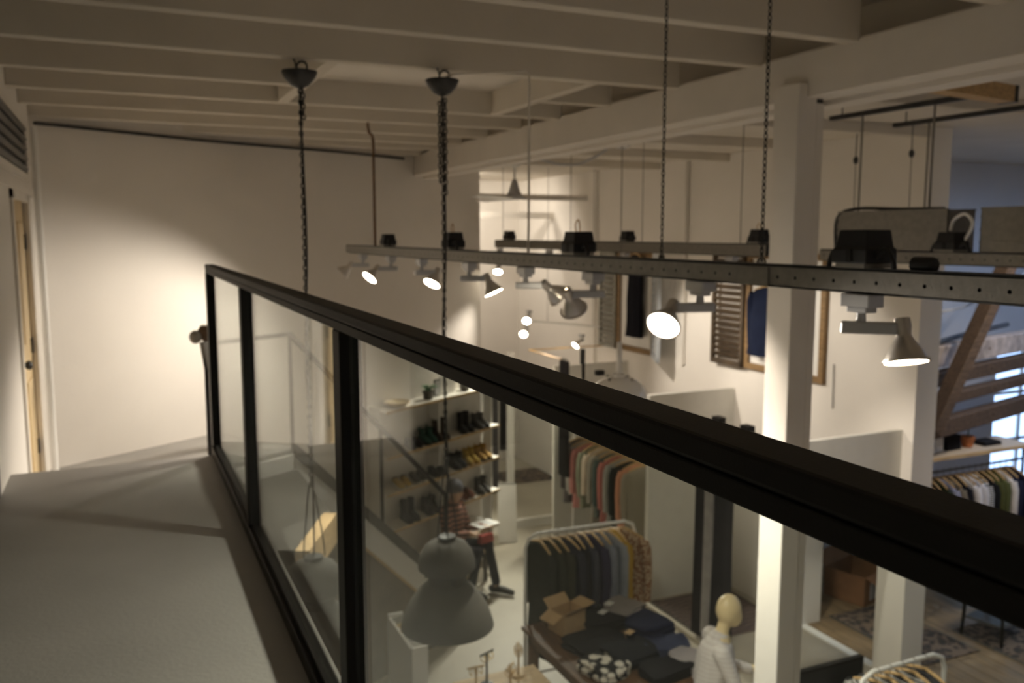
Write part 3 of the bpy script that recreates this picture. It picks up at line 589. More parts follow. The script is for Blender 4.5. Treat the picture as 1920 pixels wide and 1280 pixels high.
def curtain(label, x, y0, y1, z0, z1, m, along='Y', amp=.04, n=7, waist=0.0):
    t = thing('curtain', label, 'curtain', (x, y0, z0), group='fitting room curtains')
    mb = MB(); N = n * 8; rows = 6; L = y1 - y0; th = .008
    rings = []
    for j in range(rows + 1):
        z = (z1 - z0) * j / rows; k = 1 - waist * math.sin(PI * j / rows)
        fr = [];  bk = []
        for i in range(N + 1):
            u = i / N; a = amp * math.sin(2 * PI * n * u) * (1 - .3 * j / rows)
            pos = (u - .5) * L * k + L / 2
            p = (a, pos, z) if along == 'Y' else (pos, a, z); q = (a + th, pos, z) if along == 'Y' else (pos, a + th, z)
            fr.append(p); bk.append(q)
        rings.append(fr + bk[::-1])
    mb.loft(rings).build('cloth', m, t, smooth=True)
    m2 = MB()
    for i in range(n): m2.torus(.02, .003, frame(((0, L * (i + .5) / n, z1 - z0 + .012) if along == 'Y' else (L * (i + .5) / n, 0, z1 - z0 + .012)), (0, 1, 0) if along == 'Y' else (1, 0, 0)), 8, 4)
    m2.build('curtain_rings', M_DSTEEL, t)
    return t
M_CURT = fabric((0.055, 0.052, 0.055))
curtain('dark grey curtain gathered beside the near white column', 5.28, 6.58, 6.88, .1, 2.34, M_CURT, n=5, waist=.25)
curtain('dark grey curtain strip left of the white lining', 5.28, 7.02, 7.16, .1, 2.34, M_CURT, n=3, waist=.1)
curtain('pale curtain lining between two dark grey curtains', 5.29, 6.87, 7.02, .15, 2.34, fabric((.45, .42, .40)), n=3, waist=.1)
curtain('dark curtain at the far fitting room behind the pastel clothes rack', 5.28, 10.02, 10.2, 1.0, 2.55, M_CURT, n=4)
curtain('grey curtain of the niche beside the shoe shelves', 5.10, 12.6, 12.6 + .3, .14, 2.0, fabric((.16, .15, .155)), along='X', n=5)
curtain('narrow dark curtain behind the white niche post', 5.52, 12.8, 12.95, .7, 2.0, M_CURT, along='X', n=3)
t = thing('niche_post', 'slim white post at the changing niche', 'post', (5.37, 12.05, .12))
MB().box((-.05, -.04, 0), (.05, .04, 2.3)).build('post', M_WHITE, t, bevel=.004); MB().box((-.08, -.06, 0), (.08, .06, .04)).build('foot', M_WHITE, t)
t = thing('brass_curtain_rail', 'thin brass curtain frame above the far rack', 'rail', (5.28, 10.2, 2.55))
MB().tube([(5.28, 10.2, 2.56), (5.28, 11.2, 2.56)], .01, 8).build('rod', M_PINE, t, world=True); MB().tube([(5.28, 11.2, 2.56), (6.5, 11.2, 2.56)], .01, 8).build('cross_rod', M_PINE, t, world=True)
tag(MB().box((5.78, 10.55, 1.95), (5.84, 10.6, 2.62)).build('wall_strap', M_BLACKP, bevel=.004), 'black vertical strap below the far alcove lamp', 'strap')
def rug(label, x0, y0, x1, y1, z, m, rz=0):
    t = thing('rug', label, 'rug', ((x0 + x1) / 2, (y0 + y1) / 2, z), rz)
    a, b = (x1 - x0) / 2, (y1 - y0) / 2
    MB().box((-a, -b, 0), (a, b, .012)).build('pile', m, t, bevel=.004)
    B(((-a - .03, -b, 0), (-a, b, .006)), ((a, -b, 0), (a + .03, b, .006))).build('fringe', M_DARKGREY, t)
rug('dark striped rug inside the fitting room by the curtain', 5.40, 7.05, 6.40, 8.12, .004, M_RUG2)
rug('dark patterned mat in the far changing niche', 5.65, 12.75, 6.5, 13.5, .124, M_RUG)
rug('dark patterned runner seen between the two white columns', 7.0, 5.75, 7.75, 7.0, .003, M_RUG)
rug('large dark patterned rug in the side room', 7.95, 3.6, 10.6, 6.2, .003, M_RUG)
tag(B(((5.24, 7.0, 0), (5.30, 8.2, .06))).build('fitting_room_sill', M_CONC, bevel=.004), 'low pale sill at the front of the fitting room', 'sill')

# ------------------------------------------------------------------ shuttered frames on the right wall
def shutter(parent, M, W, H, frame_m, slat_m, n=16):
    sh = B(((0, -.02, 0), (.05, .02, H)), ((W - .05, -.02, 0), (W, .02, H)), ((0, -.02, 0), (W, .02, .06)), ((0, -.02, H - .06), (W, .02, H)))
    sh.v = [M @ p for p in sh.v]
    o = sh.build('shutter_frame', frame_m, parent)
    for i in range(n):
        z = .08 + (H - .16) * (i + .5) / n
        mb = MB().bar((.05, 0, z), (W - .05, 0, z), .008, (H - .16) / n * .9, (0, .6, 1)); mb.v = [M @ p for p in mb.v]
        mb.build('slat', slat_m, o)
    return o
def wall_frame(label, y_near, y_far, z0, z1, wood, shut_l, shut_r):
    t = thing('shutter_frame_unit', label, 'window frame', (6.53, (y_near + y_far) / 2, z0), group='shuttered frames')
    yc = (y_near + y_far) / 2
    a, b = y_near - yc, y_far - yc; h = z1 - z0; w_ = .07
    B(((-.05, a, 0), (0, b, w_)), ((-.05, a, h - w_), (0, b, h)), ((-.05, a, w_), (0, a + w_, h - w_)), ((-.05, b - w_, w_), (0, b, h - w_))).build('casing', wood, t, bevel=.004)
    MB().box((-.012, a + w_, w_), (0, b - w_, h - w_)).build('back_panel', M_WENAM, t)
    # far shutter (left in view) and near shutter, hinged and opened against / out of the wall
    for (fm, sm, ang), yy, sgn in ((shut_l, b, 1), (shut_r, a, -1)):
        if fm is None: continue
        W = (b - a) * (.45 if sgn > 0 else .65)
        M = Matrix.Translation((-.06, yy, 0)) @ rotz((PI / 2 if sgn > 0 else -PI / 2) + sgn * ang)
        shutter(t, M, W, h, fm, sm)
    return t
M_SHG = mat('shutter_grey', (.26, .25, .215), .7, noise=.2, nscale=10); M_SHB = mat('shutter_bluegrey', (.42, .44, .46), .6, noise=.15, nscale=6); M_SHD = mat('shutter_brown', (.065, .042, .022), .7, noise=.3, nscale=8)
M_FRW = mat('frame_wood', (.24, .145, .06), .6, kind='wood', dirn='Y', nscale=5, noise=.3)
wall_frame('wooden frame with grey shutters and a black dress on the right wall', 9.85, 10.80, 2.57, 3.95, M_FRW, (M_SHG, M_SHG, .05), (M_SHB, M_SHB, .45))
wall_frame('wooden frame with brown shutter and a navy jacket on the right wall', 6.74, 7.98, 2.68, 4.0, M_FRW, (M_SHD, M_SHD, .03), (None, None, 0))
tag(MB().tube([(6.50, 7.35 + 1.85, 2.55), (6.50, 9.2, 5.1)], .03, 8).build('wall_pipe', M_WALL, smooth=True), 'white vertical pipe between the two shuttered frames', 'pipe')
tag(cable('wall_wire', [(6.52, 6.62, 2.45), (6.515, 6.62, 2.7), (6.52, 6.63, 2.9)], .005, M_DSTEEL), 'short dark wire on the wall above the header panel', 'wire')

# ------------------------------------------------------------------ garments
def garment(label, loc, rz, m, L=.75, W=.44, T=.05, sleeves=True, hanger=True, cat='garment', group=None, seed=0, rail_r=.0, tilt=0.0, name='garment'):
    rnd = random.Random(seed); t = thing(name, label, cat, loc, rz, group)
    ph = rnd.uniform(0, 6); k = rnd.choice((5, 6, 7)); n = 28
    prof = [(-.095, .05, .022), (-.105, .075, .03), (-.125, W * .33, .034), (-.155, W * .45, .038), (-.19, W * .5, .042), (-.30, W * .47, T * .8), (-.19 - (L - .19) * .5, W * .48, T * .95), (-.19 - (L - .19) * .8, W * .50, T * 1.05), (-L, W * .53, T * 1.12)]
    rings = []
    for j, (z, a, b) in enumerate(prof):
        ring = []; fa = .22 * j / len(prof)
        for i in range(n):
            th = 2 * PI * i / n; c, s = math.cos(th), math.sin(th)
            x = a * math.copysign(abs(c) ** .8, c); y = b * math.copysign(abs(s) ** .7, s) * (1 + fa * 1.6 * math.sin(k * th + ph))
            ring.append((x + .01 * math.sin(ph + j), y + .006 * math.sin(2 * ph + 3 * j) + tilt * z, z))
        rings.append(ring)
    MB().loft(rings).build('garment_body', m, t, smooth=True)
    if sleeves:
        for sg in (-1, 1):
            sl = min(.56, L * .8)
            MB().tube([(sg * W * .43, 0, -.17), (sg * (W * .50), .0, -.25), (sg * (W * .53), .012 * rnd.uniform(-1, 1), -.19 - sl * .5), (sg * (W * .52), .02 * rnd.uniform(-1, 1), -.19 - sl)], [.05, .052, .046, .038], 10).build('sleeve', m, t, smooth=True)
    if hanger:
        h = MB(); h.tube([(-W * .42, 0, -.135), (-W * .2, 0, -.10), (0, 0, -.078), (W * .2, 0, -.10), (W * .42, 0, -.135)], [.008, .012, .013, .012, .008], 8)
        ho = h.build('hanger', M_PINE, t, smooth=True)
        cable('hanger_hook', [(0, 0, -.08), (0, 0, -.035), (.012, 0, -.02), (.018, 0, .005), (.005, 0, .018), (-.014, 0, .008)], .003, M_STEEL, ho, world=False)
    return t
def rack(label, p0, p1, zr, m, group='clothes racks', legs=True, r=.016):
    p0 = Vector((*p0, 0)); p1 = Vector((*p1, 0)); d = (p1 - p0).normalized(); nrm = Vector((-d.y, d.x, 0))
    t = thing('clothes_rack', label, 'clothes rack', tuple(p0), group=group)
    pts = [p0 + Vector((0, 0, .06)), p0 + Vector((0, 0, zr - .12)), p0 + d * .03 + Vector((0, 0, zr - .04)), p0 + d * .12 + Vector((0, 0, zr)), p1 - d * .12 + Vector((0, 0, zr)), p1 - d * .03 + Vector((0, 0, zr - .04)), p1 + Vector((0, 0, zr - .12)), p1 + Vector((0, 0, .06))]
    MB().tube(pts, r, 10).build('tube_frame', m, t, smooth=True, world=True)
    for p in (p0, p1):
        MB().tube([p - nrm * .24 + Vector((0, 0, .06)), p + nrm * .24 + Vector((0, 0, .06))], r, 10).build('foot', m, t, smooth=True, world=True)
        for s in (-1, 1): MB().lathe([(.012, -.012), (.026, -.01), (.026, .01), (.012, .012)], 12, frame(p + nrm * .22 * s + Vector((0, 0, .027)), d)).build('castor', M_BLACKP, t, smooth=True, world=True)
    MB().tube([p0 + Vector((0, 0, .12)), p1 + Vector((0, 0, .12))], r * .8, 8).build('lower_bar', m, t, smooth=True, world=True)
    return t
# dress and jacket inside the frames
garment('black sleeveless dress hanging in the grey-shuttered frame', (6.42, 10.22, 4.02), PI / 2, fabric((.012, .012, .016)), L=1.22, W=.36, T=.05, sleeves=False, cat='dress', seed=3, name='dress')
garment('navy blue jacket hanging in the brown-shuttered frame', (6.42, 7.55, 3.72), PI / 2, fabric((.010, .014, .032)), L=.85, W=.50, T=.07, cat='jacket', seed=4, name='jacket')
# pastel rack (along Y at X 5.6)
rack('white clothes rack of pastel garments by the fitting rooms', (5.62, 8.55), (5.62, 10.45), 1.52, M_WHITE)
cols = [('charcoal grey cardigan at the far end of the pastel rack', (.10, .09, .09), .95), ('light grey knit beside the charcoal cardigan', (.38, .36, .33), .8), ('rose pink long cardigan next to the light grey knit', (.55, .24, .22), .95), ('sage green shirt beside the rose cardigan', (.26, .27, .20), .9),
        ('cream white blouse in the middle of the pastel rack', (.66, .56, .45), .62), ('grey dress under the cream blouse', (.36, .33, .28), 1.05), ('dark teal shirt behind the pink cable knit', (.10, .14, .13), .9), ('pink cable knit sweater on the pastel rack', (.58, .22, .19), .95),
        ('silver grey jumper beside the pink cable knit', (.44, .43, .40), .9), ('black top near the end of the pastel rack', (.03, .035, .033), .95), ('peach orange top near the end of the pastel rack', (.66, .32, .20), .9), ('beige striped coat at the near end of the pastel rack', (.38, .34, .27), 1.05)]
for i, (lab, c, L) in enumerate(cols):
    m = fabric(c, 'wave', tuple(x * .72 for x in c), 30, 'X') if 'striped' in lab or 'cable' in lab else fabric(c)
    garment(lab, (5.62, 10.30 - i * .145, 1.52), random.uniform(-.12, .12), m, L=L, W=.46, T=.05, group='garments on the pastel rack', seed=20 + i)
# white tubular rack (along X at Y 7.0)
rack('white tubular clothes rack behind the dark wooden table', (3.27, 7.0), (4.42, 6.96), 1.47, M_WHITE)
g2 = [('black-green long coat at the left end of the tubular rack', (.028, .030, .022), 1.15), ('olive black parka second on the tubular rack', (.035, .036, .025), 1.1), ('dark olive jacket third on the tubular rack', (.045, .043, .028), .95), ('navy denim jacket near the middle of the tubular rack', (.035, .035, .05), .75), ('black trousers suit behind the navy jackets', (.014, .014, .018), 1.0),
      ('slate navy overshirt on the tubular rack', (.055, .055, .075), .75), ('purple navy shirt on the tubular rack', (.045, .04, .075), .7), ('light blue denim shirt on the tubular rack', (.20, .21, .25), .95), ('pale denim dress beside the mustard shirt', (.26, .27, .30), .95), ('mustard yellow shirt on the tubular rack', (.40, .24, .04), 1.0), ('cream patterned blouse at the right end of the tubular rack', (.55, .43, .30), .95)]
for i, (lab, c, L) in enumerate(g2):
    m = fabric(c, 'voronoi', (.25, .12, .06), 40) if 'patterned' in lab else fabric(c)
    garment(lab, (3.42 + i * .09, 6.99, 1.47), PI / 2 + random.uniform(-.35, .30) + .3, m, L=L, W=.47, T=.045, group='garments on the tubular rack', seed=50 + i)
# side room rack
t = thing('garment_rail', 'dark metal garment rail under the pale shelf in the side room', 'rail', (7.6, 6.4, 0))
MB().tube([(7.45, 6.4, 1.70), (9.15, 6.42, 1.70)], .015, 8).build('rod', M_STEEL, t, world=True)
for xx in (7.45, 9.15): MB().tube([(xx, 6.4, 0), (xx, 6.4, 1.86)], .016, 8).build('upright', M_DSTEEL, t, world=True)
g3 = [('black', (.02, .02, .024)), ('black', (.016, .016, .02)), ('dark green', (.03, .035, .02)), ('blue grey', (.30, .31, .42)), ('taupe', (.20, .17, .13)), ('black', (.015, .015, .02)), ('white', (.72, .70, .72)), ('pale grey', (.58, .57, .60)), ('black and white striped', (.02, .02, .02)), ('black', (.014, .014, .016)), ('olive', (.08, .085, .03)), ('olive green', (.09, .10, .04)), ('cream white', (.66, .62, .60)), ('navy', (.02, .022, .045)), ('dark navy', (.016, .016, .03))]
nth = ['first', 'second', 'third', 'fourth', 'fifth', 'sixth', 'seventh', 'eighth', 'ninth', 'tenth', 'eleventh', 'twelfth', 'thirteenth', 'fourteenth', 'fifteenth']
for i, (cn, c) in enumerate(g3):
    m = fabric(c, 'wave', (.6, .6, .6), 14, 'Z') if 'striped' in cn else fabric(c)
    garment('%s shirt %s from the white pillar on the side room rail' % (cn, nth[i]), (7.62 + i * .098, 6.41, 1.70), PI / 2 + random.uniform(-.1, .1) - .25, m, L=.82, W=.46, T=.04, group='shirts on the side room rail', seed=80 + i)
# rack and board at the bottom edge
rack('white clothes rack with striped garments at the bottom right', (4.30, 4.02), (5.1, 4.03), 1.33, M_WHITE)
for i, (lab, c, c2) in enumerate([('black and white striped top, first on the bottom right rack', (.03, .03, .03), (.5, .48, .45)), ('grey striped top, second on the bottom right rack', (.08, .08, .08), (.45, .43, .4)), ('black striped top, third on the bottom right rack', (.02, .02, .025), (.4, .38, .36)), ('dark grey striped top, fourth on the bottom right rack', (.05, .05, .05), (.42, .4, .38)), ('charcoal top at the right of the bottom right rack', (.04, .04, .045), None)]):
    garment(lab, (4.46 + i * .11, 4.02, 1.33), PI / 2 + .1, fabric(c, 'wave', c2, 16, 'Z') if c2 else fabric(c), L=.75, W=.44, T=.05, group='tops on the bottom right rack', seed=120 + i)
t = thing('black_board', 'black rectangular sign board at the bottom edge beside the column', 'sign', (4.35, 4.36, 0))
MB().box((4.06, 4.345, .55), (4.66, 4.375, 1.22)).build('board', M_BLACKP, t, bevel=.004, world=True)
B(((4.05, 4.34, .53), (4.07, 4.38, 1.24)), ((4.65, 4.34, .53), (4.67, 4.38, 1.24)), ((4.05, 4.34, 1.22), (4.67, 4.38, 1.24))).build('board_frame', M_BLACK, t, world=True)
for xx in (4.08, 4.62): MB().box((xx, 4.34, 0), (xx + .025, 4.38, .55)).build('leg', M_BLACK, t, world=True)

# ------------------------------------------------------------------ table with folded clothes
tb_ = thing('display_table', 'dark wooden table piled with folded clothes', 'table', (3.65, 6.05, 0))
for i in range(5): MB().box((3.10 + i * .215, 5.3, .715), (3.312 + i * .215, 6.72, .75)).build('table_plank', M_TABLE, tb_, bevel=.004, world=True)
for xx in (3.14, 4.07):
    for yy in (5.34, 6.60): MB().box((xx, yy, 0), (xx + .08, yy + .08, .715)).build('leg', M_TABLE, tb_, bevel=.004, world=True)
B(((3.14, 5.36, .62), (3.17, 6.66, .715)), ((4.12, 5.36, .62), (4.15, 6.66, .715)), ((3.14, 6.64, .62), (4.15, 6.67, .715))).build('apron', M_TABLE, tb_, world=True)
# cardboard box on the table
cb = thing('cardboard_box', 'open cardboard box standing on the dark table', 'box', (3.44, 6.50, .75), .25)
B(((-.13, -.10, 0), (.13, .10, .004)), ((-.13, -.10, 0), (-.126, .10, .19)), ((.126, -.10, 0), (.13, .10, .19)), ((-.13, -.10, 0), (.13, -.096, .19)), ((-.13, .096, 0), (.13, .10, .19))).build('box_body', M_CARD, cb)
for a, nm in ((0, 'flap'), (PI, 'flap')):
    Mx = rotz(a) @ Matrix.Translation((0, -.10, .19)) @ Matrix.Rotation(-.7, 4, 'X')
    MB().box((-.125, -.10, -.002), (.125, 0, .002), Mx).build(nm, M_CARD, cb)
for a in (PI / 2, -PI / 2):
    Mx = rotz(a) @ Matrix.Translation((0, -.13, .19)) @ Matrix.Rotation(-.2 if a > 0 else .5, 4, 'X')
    MB().box((-.095, -.12, -.002), (.095, 0, .002), Mx).build('flap', M_CARD, cb)
def folded(label, x, y, z, w_, d, h, m, rz=0.0, layers=3, seed=0, cat='folded clothes', name='folded_garment'):
    t = thing(name, label, cat, (x, y, z), rz, 'folded clothes on the table'); rnd = random.Random(seed)
    for k in range(layers):
        z0 = h * k / layers; z1 = h * (k + 1) / layers; n = 28; rings = []
        dx, dy = rnd.uniform(-.012, .012), rnd.uniform(-.012, .012)
        for zz, sc in ((z0 + .001, .93), (z0 + (z1 - z0) * .3, 1.0), (z0 + (z1 - z0) * .7, 1.0), (z1, .92)):
            ring = []
            for i in range(n):
                th = 2 * PI * i / n; c, s = math.cos(th), math.sin(th)
                wob = 1 + .04 * math.sin(3 * th + seed) + .03 * math.sin(7 * th + k)
                ring.append((w_ / 2 * sc * wob * math.copysign(abs(c) ** .45, c) + dx, d / 2 * sc * wob * math.copysign(abs(s) ** .45, s) + dy, zz + .012 * math.sin(2 * th + seed + k) * (1 if zz > z0 + .002 or k else 0)))
            rings.append(ring)
        MB().loft(rings).build('fold', m, t, smooth=True)
    return t
BLK = fabric((.014, .014, .017)); NAV = fabric((.02, .025, .055)); DEN = fabric((.05, .06, .11))
folded('black sweaters folded beside the cardboard box', 3.50, 6.12, .75, .50, .36, .08, BLK, .2, 3, 1)
folded('black knitwear pile with small white tag at table centre', 3.78, 6.42, .75, .42, .30, .10, fabric((.018, .017, .02)), -.1, 3, 2)
folded('striped black and white tee on the rear corner of the table', 4.02, 6.50, .75, .34, .32, .13, fabric((.04, .035, .035), 'wave', (.50, .44, .42), 22, 'Y'), .5, 3, 3)
folded('navy sweatshirt folded at the right side of the table', 4.03, 6.10, .75, .36, .34, .15, NAV, .3, 3, 4)
folded('blue jeans folded on the right edge of the table', 3.98, 5.78, .75, .40, .28, .10, DEN, -.35, 3, 5)
folded('dark glossy jacket folded in the middle of the table', 3.66, 5.80, .75, .42, .34, .11, fabric((.02, .022, .028)), .1, 3, 6)
folded('black dress with white dots at the near left of the table', 3.36, 5.72, .75, .34, .36, .09, fabric((.75, .70, .60), 'voronoi', (.015, .015, .018), 13), .2, 2, 7)
folded('black trousers folded at the near right of the table', 3.80, 5.46, .75, .46, .26, .09, BLK, .1, 3, 8)
folded('grey striped shirt hanging over the near right table corner', 4.05, 5.50, .75, .28, .30, .10, fabric((.10, .09, .10), 'wave', (.55, .5, .5), 20, 'X'), .4, 2, 9)
for lab, p, m in (('white paper tag on the black knitwear', (3.78, 6.46, .862), M_WHITE), ('white paper tag beside the striped tee', (3.88, 6.52, .90), M_WHITE), ('kraft paper tag on the dark jacket', (3.76, 5.98, .885), M_CARD)):
    t = thing('paper_tag', lab, 'tag', p, .5); MB().box((-.045, -.03, 0), (.045, .03, .003)).build('tag_card', m, t); MB().torus(.012, .0015, Matrix.Translation((.045, 0, .003))).build('string', M_DARKGREY, t)

# ------------------------------------------------------------------ mannequin
mq = thing('mannequin', 'cream egg-headed mannequin in a white long-sleeved top, seated', 'mannequin', (4.10, 5.20, 0))
def mv(*p): return tuple(Vector(p) - Vector((4.10, 5.20, 0)))
hd = (4.20, 5.25, 1.30); fx = Vector((.93, -.36, 0))   # facing right in the view
body_t = [([mv(4.05, 5.27, .52), mv(4.07, 5.27, .75), mv(4.10, 5.26, .98), mv(4.13, 5.26, 1.06)], [.14, .12, .12, .09]), ([mv(4.13, 5.26, 1.06), mv(4.17, 5.255, 1.20)], [.055, .05])]
for s in (-1, 1):
    side = Vector((.36, .93, 0)) * s
    sh = Vector((4.10, 5.26, 1.04)) + side * .17; el = sh + fx * .10 + side * .05 + Vector((0, 0, -.25)); wr = el + fx * .24 - side * .05 + Vector((0, 0, -.05))
    o_ = Vector((4.10, 5.20, 0))
    body_t.append(([sh - o_, el - o_, wr - o_], [.05, .04, .028]))
    hand = wr + fx * .08; body_t.append(([wr - o_, hand - o_], [.028, .032]))
    for k in range(4): b0 = hand + side * (.024 * (k - 1.5)); body_t.append(([b0 - o_, b0 + fx * .05 - o_, b0 + fx * .075 + Vector((0, 0, -.03)) - o_], [.010, .009, .008]))
    b0 = wr + fx * .03 - side * .025; body_t.append(([b0 - o_, b0 + fx * .03 - side * .03 - o_, b0 + fx * .06 - side * .03 - o_], [.011, .01, .009]))
    hp = Vector((4.05, 5.27, .52)) + side * .09; kn = hp + fx * .42 + side * .04 + Vector((0, 0, 0)); an = kn + fx * .02 + Vector((0, 0, -.44)); to = an + fx * .17 + Vector((0, 0, -.035))
    body_t.append(([hp - o_, kn - o_, an - o_, to - o_], [.085, .06, .042, .03]))
blob('body', body_t, [(tuple(Vector(hd) - o_), (.105, .090, .125), None), (tuple(Vector(hd) - o_ + fx * .045 + Vector((0, 0, -.055))), (.068, .062, .085), None)], .011, M_CREAM, mq, 6)
shirt = [([mv(4.05, 5.27, .55), mv(4.07, 5.27, .75), mv(4.10, 5.26, .96), mv(4.13, 5.26, 1.07)], [.165, .15, .145, .085])]
for s in (-1, 1):
    side = Vector((.36, .93, 0)) * s; sh = Vector((4.10, 5.26, 1.03)) + side * .16; el = sh + fx * .10 + side * .06 + Vector((0, 0, -.25)); wr = el + fx * .22 - side * .05 + Vector((0, 0, -.05))
    shirt.append(([sh - o_, el - o_, wr - o_], [.075, .058, .045]))
blob('long_sleeved_top', shirt, [], .012, fabric((.68, .64, .61), 'wave', (.62, .57, .54), 9, 'Z'), mq, 3)
stl = thing('stool', 'round wooden stool under the seated mannequin', 'stool', (4.03, 5.25, 0))
MB().lathe([(.15, .36), (.17, .365), (.17, .39), (.15, .395)], 24).build('seat', M_TABLE, stl, smooth=True)
for k in range(4):
    a = k * PI / 2 + .4; MB().tube([(.11 * math.cos(a), .11 * math.sin(a), .36), (.16 * math.cos(a), .16 * math.sin(a), 0)], .016, 8).build('leg', M_TABLE, stl)

# ------------------------------------------------------------------ shoe shelves on the back wall
sf = thing('shoe_shelves', 'white wall shelving with oak-edged boards full of shoes', 'shelf', tuple(onwall(3.0, 0, 0)), math.atan2(WD.y, WD.x))
# local: x along the wall, -y out of the wall
Lsh = 2.05
SHZ = [2.33, 1.83, 1.42, 1.00, .56]
for z in SHZ:
    bd = MB().box((0, -.27, z - .03), (Lsh, -.005, z)).build('board', M_WOODW, sf, bevel=.003)
    MB().box((0, -.278, z - .03), (Lsh, -.27, z + .001)).build('edge_strip', M_OAK, bd)
for xx in (0, 1.0, 2.03): MB().box((xx, -.16, .0), (xx + .02, -.003, 2.36)).build('upright', M_WHITE, sf)
def on_shelf(s, off, z): return onwall(3.0 + s, off, z)
SHR = math.atan2(WN.y, WN.x)
def shoe(label, loc, rz, m, kind='low', sole=M_BLACKP, scale=1.0, name='shoe', group=None, extra=None):
    """local: toe towards +x, sole on z = 0"""
    t = thing(name, label, 'shoe', loc, rz, group); S = scale
    def foot(x):  # half width, height along the shoe
        import bisect
        tab = [(-.13, .022, .05), (-.11, .033, .075), (-.06, .036, .08), (0, .038, .075), (.05, .044, .055), (.09, .045, .045), (.12, .036, .036), (.138, .014, .022)]
        return tab
    rings = []; sol = []
    for x, hw, h in foot(0):
        ring = []; n = 12
        for i in range(n):
            th = 2 * PI * i / n; c, s_ = math.cos(th), math.sin(th)
            ring.append((x * S, hw * S * c, (.018 + (h - .005) * (0.5 + .5 * s_)) * S))
        rings.append(ring)
        sol.append([(x * 1.02 * S, -hw * 1.06 * S, 0), (x * 1.02 * S, hw * 1.06 * S, 0), (x * 1.02 * S, hw * 1.06 * S, .02 * S), (x * 1.02 * S, -hw * 1.06 * S, .02 * S)])
    MB().loft(rings).build('upper', m, t, smooth=True)
    so = MB().loft(sol).build('sole', sole, t)
    MB().box((-.13 * S, -.03 * S, -.0), (-.07 * S, .03 * S, .022 * S)).build('heel', sole, t)
    if kind in ('boot', 'tall'):
        H = (.15 if kind == 'boot' else .22) * S
        rr = []
        for z, a, b, cx in ((.05 * S, .065 * S, .036 * S, -.06 * S), (.09 * S, .055 * S, .037 * S, -.072 * S), (H * .8, .052 * S, .040 * S, -.078 * S), (H, .054 * S, .042 * S, -.08 * S), (H * .98, .046 * S, .034 * S, -.08 * S), (H * .7, .040 * S, .03 * S, -.078 * S)):
            rr.append([(cx + a * math.cos(2 * PI * i / 14), b * math.sin(2 * PI * i / 14), z) for i in range(14)])
        MB().loft(rr).build('shaft', m, t, smooth=True)
        if kind == 'boot': MB().tube([(-.13 * S, 0, H * .93), (-.15 * S, 0, H * 1.06), (-.14 * S, 0, H * 1.14), (-.125 * S, 0, H * 1.0)], .004, 6).build('pull_loop', m, t)
    else:
        MB().lathe([(.034 * S, .0), (.036 * S, .006), (.026 * S, .007)], 12, Matrix.Translation((-.075 * S, 0, .083 * S)) @ Matrix.Diagonal((1.2, .9, 1, 1))).build('collar', M_DARKGREY, t, smooth=True)
        for k in range(3): MB().tube([((.0 + .018 * k) * S, -.022 * S, (.079 - .009 * k) * S), ((.0 + .018 * k) * S, 0, (.086 - .010 * k) * S), ((.0 + .018 * k) * S, .022 * S, (.079 - .009 * k) * S)], .003, 5).build('lace', extra or M_DARKGREY, t)
    return t
LB = fabric((.018, .017, .018)); LG = fabric((.03, .085, .065)); LDB = fabric((.035, .025, .02)); LGR = fabric((.09, .085, .08)); LY = fabric((.50, .34, .07)); LTAN = fabric((.42, .25, .07)); LBR = fabric((.17, .055, .03)); LW = fabric((.62, .6, .55))
pairs = [(.55, 1, 'low', LB, 'black low shoe', 'at the left of the second shelf', M_BLACKP), (.80, 1, 'boot', LG, 'dark green ankle boot', 'on the second shelf', M_BLACKP), (1.03, 1, 'tall', LDB, 'dark brown boot', 'beside the green boots on the second shelf', M_BLACKP), (1.50, 1, 'tall', LB, 'black leather boot', 'right of the middle of the second shelf', M_BLACKP), (1.80, 1, 'boot', LGR, 'dark grey felt boot', 'at the right end of the second shelf', M_BLACKP),
         (.35, 2, 'low', LY, 'yellow and white sneaker', 'at the left end of the third shelf', LW), (.62, 2, 'low', LGR, 'grey sneaker with white sole', 'beside the yellow sneakers on the third shelf', LW), (.96, 2, 'low', LB, 'black laced shoe', 'in the middle of the third shelf', M_BLACKP), (1.35, 2, 'boot', LB, 'black boot with pale tag', 'right of the middle of the third shelf', M_BLACKP), (1.60, 2, 'boot', LY, 'mustard yellow boot', 'on the third shelf', LTAN), (1.85, 2, 'boot', LTAN, 'tan leather boot', 'at the right end of the third shelf', M_BLACKP),
         (.48, 3, 'tall', LB, 'black chunky boot', 'at the left of the fourth shelf', M_BLACKP), (.84, 3, 'boot', LDB, 'dark strapped boot', 'behind the seated person on the fourth shelf', M_BLACKP), (1.50, 3, 'low', LBR, 'red brown shoe with white lining', 'on the fourth shelf', LW), (1.84, 3, 'boot', LGR, 'grey felt boot', 'at the right end of the fourth shelf', M_BLACKP)]
for s, lv, kind, m, nm, where, sole in pairs:
    for k, side in ((-.058, 'left'), (.058, 'right')):
        shoe('%s %s %s' % (side, nm, where), tuple(on_shelf(s + k, .155, SHZ[lv] + .001)), SHR + random.uniform(-.1, .1) - .5, m, kind, sole, 1.0, 'boot' if kind != 'low' else 'shoe', 'shoes on the wall shelves', M_WHITE if sole is LW else None)
